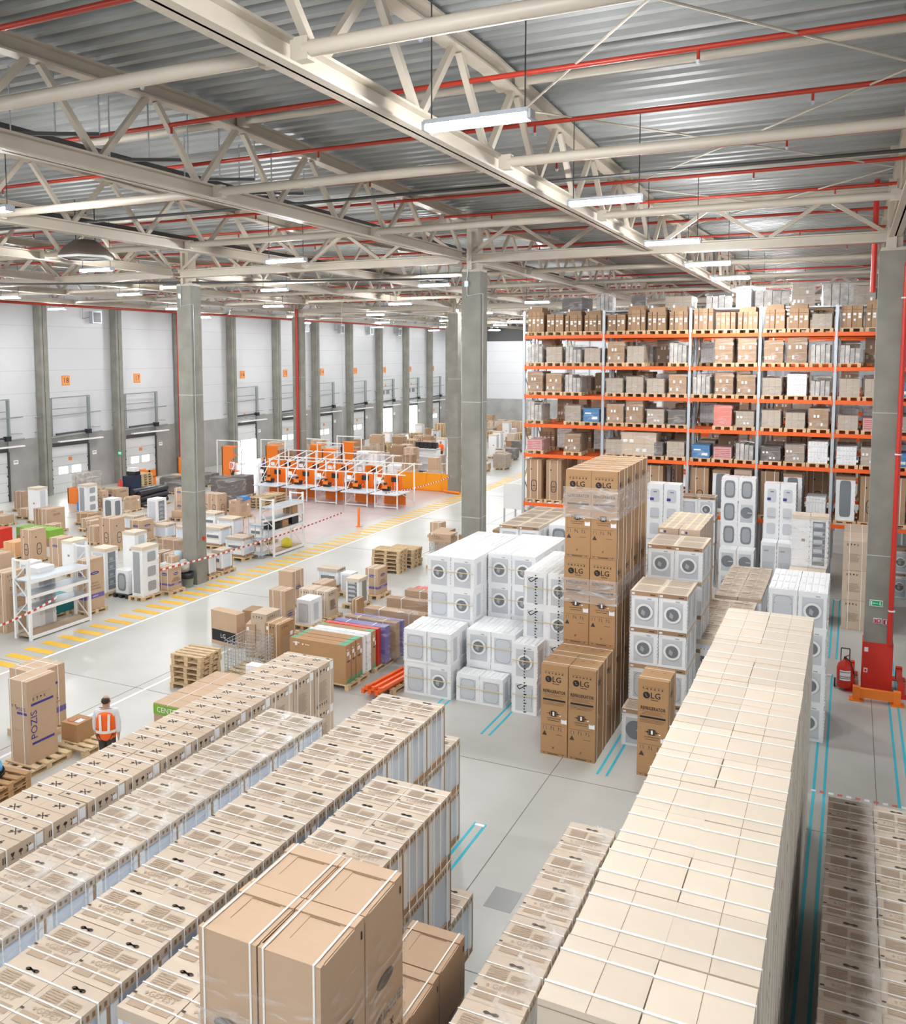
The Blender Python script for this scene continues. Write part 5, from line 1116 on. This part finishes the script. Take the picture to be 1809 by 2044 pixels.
# tan cartons on pallets, wire cage and pallet stack near walkway edge
pstack(-13.45,15.75,6,'empty pallet in the stack nearest the walkway',.03,'empty pallets in the near stack',.85,.75,False)
cage(-12.75,16.85,.8,.85,.75,'wire mesh cage beside the near pallet stack',.02); pal(-12.75,16.85,.95,1.0,'pallet under the near wire cage')
onpal('box','strapped brown carton right of near wire cage',-12.35,17.55,.45,.6,.92,'tsl','cardboard_kraft',short='strapped brown carton'); onpal('box','beige carton with icon print behind near wire cage',-13.0,17.9,.48,.6,1.0,'t','cardboard_beige',short='icon-print beige carton')
m=MB(.95,.3,.9); m.box(-.475,-.15,0,.475,.15,.9,CARDE); m.rect('F',.03,.1,.9,.3,BLACK); m.text('F','LG',.45,.25,.16,PAPER,0,.008); tag(ob('open_carton',m.mesh('lgo'),None,(-14.6,18.4,0),(0,0,-.15)),'open flattened carton with black band at the back of the cage','carton')
put('long_carton','carton','long open brown carton lying on top of the open ones',plain(1.5,.3,.3,'cardboard_brown','',1),-13.6,19.3,1.5,.3,.62,-.0) if 0 else None
for i in range(3): put('long_carton','carton',f'long empty brown carton lying behind the wire cage, {ON[i+1]} from bottom',plain(1.1,.5,.2,'cardboard_brown','',1),-13.85,19.5,1.1,.5,.0+i*.2,.1)
# lime carton row left of crossed-knife row
for q in range(3):
    m=plain(1.5,.66,.5,'cardboard_tan','s',1); put('carton','carton',f'low wide tan carton left of crossed-knife row, {ON[q+1]} from front',m,-11.2,13.55+q*.68,1.5,.66,0,0,'low wide tan cartons')
m=MB(); m.box(-12.69,13.53,.28,-11.21,13.55,.48,LGRN); vs,fs=text_geo('CENTEK',.16); m.add([(-12.3+a,13.525,.38+b_) for a,b_ in vs],fs,PAPER); tag(ob('green_label_band',m.mesh('gb')),'green printed band across the end of the low tan cartons','label')
# orange beam bundle
pal(-9.24,17.75,.6,1.2,'worn pallet under the orange beam bundle',-.12); 
for i in range(6):
    m=MB(); x=-9.45+i*.085; m.box(-.035,-.85,0,.035,.85,.07,ORANGE); m.box(-.04,-.87,-.01,.04,-.82,.09,ORANGE); tag(ob('loose_beam',m.mesh('lb'),None,(x,17.55,PZ+(i%2)*.085),(0,0,-.12)),f'loose orange rack beam lying in the bundle, {ON[i+1]} from left','beam','loose orange rack beams')
# fridge cartons, pallets and blue jack at the left foreground
put('tall_carton','carton','tall tan fridge carton with purple side lettering',[('carton_body',body(.47,.65,1.56,CARDE)),('printing',(lambda p:[p.text('R','POZIS',.14,.72,.2,NAVY,math.pi/2),p.rect('R',.08,.35,.5,.045,NAVY),p.rect('R',.08,1.08,.5,.045,NAVY),icons(p,'R',.12,1.17,.06,4),p.rect('R',.12,1.26,.4,.015,PRT),p.text('F','POZIS',.3,1.03,.09,NAVY),p.rect('F',.2,.93,.25,.045,NAVY),icons(p,'F',.08,1.05,.05,2),icons(p,'F',.08,.6,.04,4,PRT),p.mesh('printing')][-1])(MB(.47,.65,1.56))),('strap',straps(.47,.65,1.56,(.04,.36),.016,'y'))],-13.31,10.99,.47,.65,PZ)
pal(-13.5,11.25,.8,1.05,'wooden pallet under the purple-lettered fridge carton')
put('tall_carton','carton','wide tall carton with blue oval logo at the left edge',plain(.75,.7,1.25,'cardboard_tan','vbSs',6),-14.25,12.0,.75,.7,PZ); pal(-14.6,12.4,.95,.9,'wooden pallet under the wide tall carton')
put('carton','carton','small brown carton with red ring print on a pallet',plain(.42,.42,.36,'cardboard_kraft','',7),-13.25,12.05,.42,.42,PZ); pal(-13.25,12.25,.8,.8,'wooden pallet under the small red-ring carton')
m=MB(.42,.42,.36); m.disc('T',.14,.16,.09,RED,.004,14); m.disc('T',.14,.16,.07,LGC,.006,14); m.disc('T',.3,.32,.08,RED,.004,14); m.disc('T',.3,.32,.06,LGC,.006,14); m.rect('T',.24,.1,.12,.18,PAPER,.006); tag(ob('paper_note',m.mesh('note'),None,(-13.46,12.26,PZ)),'white note and red ring marks on the small carton top','paper')
put('carton','carton','beige carton on a pallet at the left edge',plain(.7,.6,.5,'cardboard_beige','s',1),-14.3,10.3,.7,.6,PZ); pal(-14.6,10.6,.9,.8,'wooden pallet under the left-edge beige carton')
for i in range(3): pal(-13.0,9.95,.85,.9,f'reddish pallet under the blue object, {ON[i+1]} from bottom',.1,'reddish pallets under the blue trolley',i*.135,'cardboard_kraft')
o=tag(ob('blue_handle_trolley',None,None,(-13.25,9.95,.41)),'blue plastic tub with arched handle on the reddish pallets','trolley')
m=MB(); lathe(m,[(0,0),(.26,.0),(.34,.08),(.33,.16),(.2,.17),(.0,.15)],mat('sky_blue_plastic',(.08,.36,.66),.4),20); ob('tub',m.mesh('tub'),o)
m=MB(); m.tube([(-.2,0,.12),(-.18,0,.42),(-.1,0,.5),(.1,0,.5),(.18,0,.42),(.22,0,.12)],.035,MT['sky_blue_plastic'],8); ob('handle',m.mesh('handle'),o)
m=MB(); lathe(m,[(.2,-.01),(.38,.0),(.37,.05)],BLK,20); ob('dark_rim',m.mesh('rim'),o)
# ---------------- right column fittings
def sign(name,label,x,y,z,w,h,fn): m=MB(w,.02,h); m.box(-w/2,-.01,0,w/2,.01,h,PAPER); fn(m,w,h); tag(ob(name,m.mesh(name),None,(x,y,z)),label,'sign')
GRS=mat('exit_green',(.0,.42,.14),.5)
def ex(m,w,h): m.rect('F',.012,.012,w-.024,h-.024,GRS,.002); m.rect('F',.025,.025,.03,h-.05,PAPER,.004); m.rect('F',.09,h/2-.006,.08,.012,PAPER,.004); m.poly('F',[(.09,h*.35),(.09,h*.65),(.07,h*.5)],PAPER,.004); m.disc('F',w-.055,h*.72,.012,PAPER,.004,8); m.line('F',(w-.055,h*.65),(w-.07,h*.3),.016,PAPER,.004); m.line('F',(w-.07,h*.5),(w-.03,h*.45),.01,PAPER,.004); m.line('F',(w-.065,h*.35),(w-.03,h*.2),.012,PAPER,.004)
sign('exit_sign','green running-man exit sign on the red-base column',.66,22.035,1.96,.27,.14,ex)
sign('hydrant_sign','dark red ПК sign below the exit sign',.7,22.035,1.58,.17,.11,lambda m,w,h:(m.rect('F',.008,.008,w-.016,h-.016,mat('crimson',(.35,.01,.05),.5),.002),m.text('F','ПК',w/2,h/2,.1,PAPER,0,.004)))
sign('extinguisher_sign','small red pictogram sign right of the ПК sign',.86,22.035,1.56,.1,.12,lambda m,w,h:(m.rect('F',.006,.006,w-.012,h-.012,MT['crimson'],.002),m.rect('F',.05,.02,.03,.08,PAPER,.004)))
m=MB(); m.tube([(1.5,21.95,10.4),(1.05,21.95,9.9),(.98,21.95,9.5),(.95,21.95,1.15)],.055,RED,10)
for z in (8.8,5.4,1.9): m.cyl((.965,21.95,z),(.965,21.95,z+.03),.075,PAPER,10)
tag(ob('riser_pipe',m.mesh('riser')),'thick red riser pipe on the right side of red-base column','pipe')
m=MB(); m.tube([(.35,22.75,9.0),(.35,22.75,11.5)],.06,RED,8); tag(ob('riser_pipe',m.mesh('riser2')),'short red pipe behind the top of red-base column','pipe')
def barrier(x0,y0,x1,y1,label,mt=ORNG):
    o=tag(ob('floor_barrier',None),label,'guard rail'); m=MB(); m.bar((x0,y0,.17),(x1,y1,.17),.1,.2,mt); ob('rail',m.mesh('rail'),o)
    for x,y in ((x0,y0),(x1,y1)): m=MB(); m.box(x-.07,y-.07,0,x+.07,y+.07,.3,mt); m.box(x-.14,y-.14,0,x+.14,y+.14,.02,mt); ob('foot',m.mesh('foot'),o)
barrier(.32,21.35,1.12,21.35,'low orange floor barrier in front of red-base column')
barrier(.22,21.9,.22,23.1,'low red floor barrier left of red-base column',RED); barrier(1.22,21.9,1.22,23.1,'low red floor barrier right of red-base column',RED)
# wheeled extinguisher
o=tag(ob('wheeled_fire_extinguisher',None,None,(.08,21.9,0)),'red wheeled fire extinguisher left of red-base column','fire extinguisher')
m=MB(); lathe(m,[(0,.06),(.15,.06),(.17,.1),(.17,.5),(.14,.6),(.06,.66),(.05,.7),(0,.7)],RED,18); ob('cylinder',m.mesh('cyl'),o)
m=MB(); m.v=[];  
for i in range(7):
    a0=-2.2+i*.2; a1=a0+.2
    vs=[(.172*math.cos(a0),.172*math.sin(a0),.25),(.172*math.cos(a1),.172*math.sin(a1),.25),(.172*math.cos(a1),.172*math.sin(a1),.48),(.172*math.cos(a0),.172*math.sin(a0),.48)]; m.add(vs,[(0,1,2,3)],PAPER)
    for z in (.29,.33,.43): m.add([(x*1.01,y*1.01,z+(.015 if k>1 else 0)) for k,(x,y,_) in enumerate(vs)],[(0,1,2,3)],INK)
ob('label',m.mesh('label'),o)
m=MB(); m.tube([(-.09,.1,.6),(-.09,.1,.92),(.09,.1,.92),(.09,.1,.6)],.014,DARKM); ob('handle',m.mesh('handle'),o)
m=MB(); m.cyl((0,0,.68),(0,0,.76),.03,BLK,8); m.bar((0,0,.76),(.08,0,.8),.02,.02,RED); ob('valve',m.mesh('valve'),o)
for s in (-1,1): m=MB(); m.cyl((s*.18,.12,.1),(s*.22,.12,.1),.1,BLK,14); ob('wheel',m.mesh('wheel'),o)
m=MB(); m.tube([(.03,0,.72),(.12,-.08,.66),(.17,-.1,.5),(.2,-.05,.3)],.012,BLK); ob('hose',m.mesh('hose'),o)
# ================================================================ PEOPLE
def skin(name,verts,edges,mt,parent,sub=2):
    me=bpy.data.meshes.new(name); me.from_pydata([v[:3] for v in verts],edges,[]); o=bpy.data.objects.new(name,me); C.objects.link(o)
    sm=o.modifiers.new('s','SKIN'); sm.use_smooth_shade=True
    for i,v in enumerate(verts):
        r_=v[3] if isinstance(v[3],tuple) else (v[3],v[3]); me.skin_vertices[0].data[i].radius=r_
    me.skin_vertices[0].data[0].use_root=True
    ss=o.modifiers.new('u','SUBSURF'); ss.levels=sub; ss.render_levels=sub
    bpy.context.view_layer.update(); dg=bpy.context.evaluated_depsgraph_get(); nm=bpy.data.meshes.new_from_object(o.evaluated_get(dg)); bpy.data.objects.remove(o)
    nm.materials.clear(); nm.materials.append(mt); nm.polygons.foreach_set('material_index',[0]*len(nm.polygons)); nm.polygons.foreach_set('use_smooth',[True]*len(nm.polygons))
    return ob(name,nm,parent)
def person(loc,rot,label,top,trousers,hair,vest=None,bald=False,sc=.87,swing=.12,arms=(.2,-.12)):
    """standing or walking figure facing +y before rotation"""
    o=tag(ob('person',None,None,loc,(0,0,rot)),label,'person'); o.scale=(sc,)*3
    aL,aR=arms; hands=[]
    def arm(s,a):
        return [(s*.19,0,1.44,.055),(s*.235,a*.35,1.20,.045),(s*.25,a*1.1,.98,.035),(s*.25,a*1.3,.93,.028)]
    L_,R_=arm(-1,aL),arm(1,aR)
    lg=lambda s,a:[(s*.09,0,.92,.085),(s*.1,a*.6,.5,.058),(s*.1,a*.2 if a>0 else a*1.6,.1,.04),(s*.1,(a*.2 if a>0 else a*1.6)+.13,.03,.03)]
    v=[(0,0,.95,(.12,.09)),(0,0,1.15,(.12,.09)),(0,0,1.38,(.14,.09)),(0,0,1.5,.055),(0,.01,1.58,(.08,.09)),(0,.01,1.68,(.088,.1)),(0,.0,1.76,(.06,.075))]
    e=[(0,1),(1,2),(2,3),(3,4),(4,5),(5,6)]
    for ch,root in ((L_,2),(R_,2),(lg(-1,swing),0),(lg(1,-swing),0)):
        b=len(v); v+=ch; e.append((root,b)); e+=[(b+i,b+i+1) for i in range(len(ch)-1)]
    # hands: palm and five separate fingers each
    for base,s in ((7+3,-1),(7+4+3,1)):
        hx,hy,hz=v[base][:3]; b=len(v); v.append((hx,hy+.01,hz-.05,(.02,.035))); e.append((base,b))
        for f_,(dy,ln) in enumerate(((-.03,.06),(-.01,.075),(.012,.08),(.034,.07))):
            c=len(v); v+= [(hx,hy+.01+dy,hz-.085,.009),(hx-s*.012,hy+.012+dy,hz-.085-ln*.5,.008),(hx-s*.03,hy+.014+dy,hz-.085-ln*.9,.007)]; e+=[(b,c),(c,c+1),(c+1,c+2)]
        c=len(v); v+=[(hx-s*.01,hy+.05,hz-.05,.01),(hx-s*.02,hy+.07,hz-.085,.008)]; e+=[(b,c),(c,c+1)]
    skin('body',v,e,SKIN,o)
    m=MB(); 
    fc=MB(); fc.cyl((0,.095,1.64),(0,.128,1.615),.012,SKIN,6)
    for s in (-1,1): fc.cyl((s*.03,.09,1.668),(s*.03,.1,1.668),.009,BLACK,6); fc.cyl((s*.08,-.005,1.62),(s*.092,-.005,1.66),.014,SKIN,6)
    fc.bar((-.025,.098,1.58),(.025,.098,1.58),.008,.006,mat('lip',(.4,.15,.12),.6)); ob('face_features',fc.mesh('face'),o)
    # shirt with sleeves
    g=.022
    sv=[(0,0,.93,(.14,.115)),(0,0,1.15,(.145,.115)),(0,0,1.38,(.18,.12)),(0,0,1.47,.09)]
    se=[(0,1),(1,2),(2,3)]
    for ch in (L_,R_):
        b=len(sv); sv+=[(*p[:3],p[3]+g) for p in ch[:3]]; se.append((2,b)); se+=[(b,b+1),(b+1,b+2)]
    skin('shirt',sv,se,top,o)
    tv=[(0,0,.97,(.135,.11))]; te=[]
    for ch in (lg(-1,swing),lg(1,-swing)): b=len(tv); tv+=[(*p[:3],p[3]+.02) for p in ch[:3]]; te+=[(0,b),(b,b+1),(b+1,b+2)]
    skin('trousers',tv,te,trousers,o)
    for ch in (lg(-1,swing),lg(1,-swing)):
        m=MB(); p=ch[3]; m.box(p[0]-.045,p[1]-.16,0,p[0]+.045,p[1]+.07,.07,BLK); ob('shoe',m.mesh('shoe'),o)
    hv=[(0,-.035,1.59,(.075,.075)),(0,-.03,1.67,(.09,.09)),(0,-.018,1.735,(.088,.095))]; skin('hair',hv,[(0,1),(1,2)],hair,o)
    if vest:
        vv=[(0,0,.80,(.21,.17)),(0,0,1.0,(.215,.175)),(0,0,1.2,(.225,.175)),(0,0,1.38,(.235,.165)),(0,0,1.47,(.15,.12))]; skin('safety_vest',vv,[(i,i+1) for i in range(4)],vest,o)
        m=MB(); RS=mat('reflective_strip',(.85,.80,.74),.3)
        n=20
        for i in range(n):
            a,b_=2*math.pi*i/n,2*math.pi*(i+1)/n; q=lambda t,z:(.222*math.cos(t),.182*math.sin(t),z); m.add([q(a,1.02),q(b_,1.02),q(b_,1.08),q(a,1.08)],[(0,1,2,3)],RS)
        for s in (-1,1): m.bar((s*.08,-.176,1.07),(s*.09,-.155,1.42),.05,.012,RS,(0,1,0)); m.bar((s*.08,.176,1.07),(s*.09,.155,1.42),.05,.012,RS,(0,1,0))
        ob('reflective_strip',m.mesh('strips'),o)
    return o
VEST=mat('hi_vis_orange',(.95,.14,.01),.6); HAIR=mat('dark_brown_hair',(.05,.03,.02),.8); SHIRTW=mat('white_shirt',(.72,.72,.75),.7); DTR=mat('dark_trousers',(.05,.045,.04),.8); NAVYC=mat('navy_workwear',(.02,.04,.14),.7)
person((-11.85,11.45,0),.55,'person seen from behind in an orange vest and white sleeves walking past the cartons',SHIRTW,DTR,HAIR,VEST,swing=.16,arms=(.1,-.05),sc=.87)
person((-30.9,51.5,0),2.6,'person in dark navy workwear standing beyond the packing benches',NAVYC,NAVYC,HAIR,sc=.95)
person((-25.9,56.5,0),3.4,'person in an orange top bending over far cartons',VEST,DTR,HAIR,sc=.9)
person((-33.0,42.3,0),2.9,'person in a pale orange vest near the black wrapped goods',SHIRTW,DTR,HAIR,VEST,sc=.87)
person((-31.6,43.5,0),2.2,'person in a purple shirt leaning at the far goods left of benches',mat('purple_shirt',(.08,.04,.18),.7),DTR,HAIR,sc=.87)
person((-29.3,70.2,0),3.0,'person in dark clothes standing at the far open dock',DTR,DTR,HAIR,sc=.9)
# black wrapped goods left of benches
for i,(x,y,w,h) in enumerate(((-30.6,38.4,.9,.9),(-29.6,38.8,.8,1.0),(-32.0,37.2,.8,.6),(-33.4,38.0,.9,.5),(-31.8,40.3,.9,.5),(-33.8,41,.9,.6),(-35.2,39.5,.9,.5))):
    pal(x,y,1.0,1.0,f'pallet under black goods left of benches, {ON[i+1]} group'); place('pallet_load',load('d',w,h,i),f'black wrapped goods left of the packing benches, {ON[i+1]} group','pallet load',(x,y,PZ),jit(.1),'black wrapped goods')
# orange things by docks
for i,(x,y,h) in enumerate(((-35.9,33.0,.8),(-37.4,39.7,.9),(-38.4,44.2,1.1))):
    m=MB(); m.box(-.4,-.04,0,.4,.04,h,ORNG); m.box(-.4,-.04,0,-.34,.5,h,ORNG); m.box(.34,-.04,0,.4,.5,h,ORNG); m.box(-.4,0,h*.5,.4,.5,h*.5+.04,ORNG); tag(ob('orange_stand',m.mesh('ostand'),None,(x,y,0)),f'small orange stand by the dock wall, {ON[i+1]} from left','stand')
m=MB(); lathe(m,[(.25,0),(.25,.03),(.05,.5),(.02,.52)],RED,10); tag(ob('red_cone',m.mesh('cone'),None,(-37.8,38.2,0)),'dark red cone beside the dock 18 pier','cone')
m=MB(); m.box(-.3,-.3,0,.3,.3,.4,BLUE); m.tube([(0,-.2,.3),(.2,-.5,.9)],.03,BLK); tag(ob('pallet_jack',m.mesh('jack'),None,(-34.0,32.0,0)),'blue pallet jack before the dock 18 pallets','pallet jack')
pstack(-34.5,32.9,7,'pallet in the stack before the left dock door',.1,'pallets before dock 18',1.0,.8)
pstack(-35.2,40.3,5,'pallet in the stack right of the dark crate',.1,'pallets before dock 17',1.1,.8)
m=MB(); m.box(-.18,0,0,.18,.02,.28,GRS); m.box(-.12,-.002,.06,.12,0,.22,PAPER); tag(ob('evacuation_sign',m.mesh('evs'),None,(WX+.6,39.4,1.7)),'green evacuation plan sign on the pier between docks 18 and 17','sign')
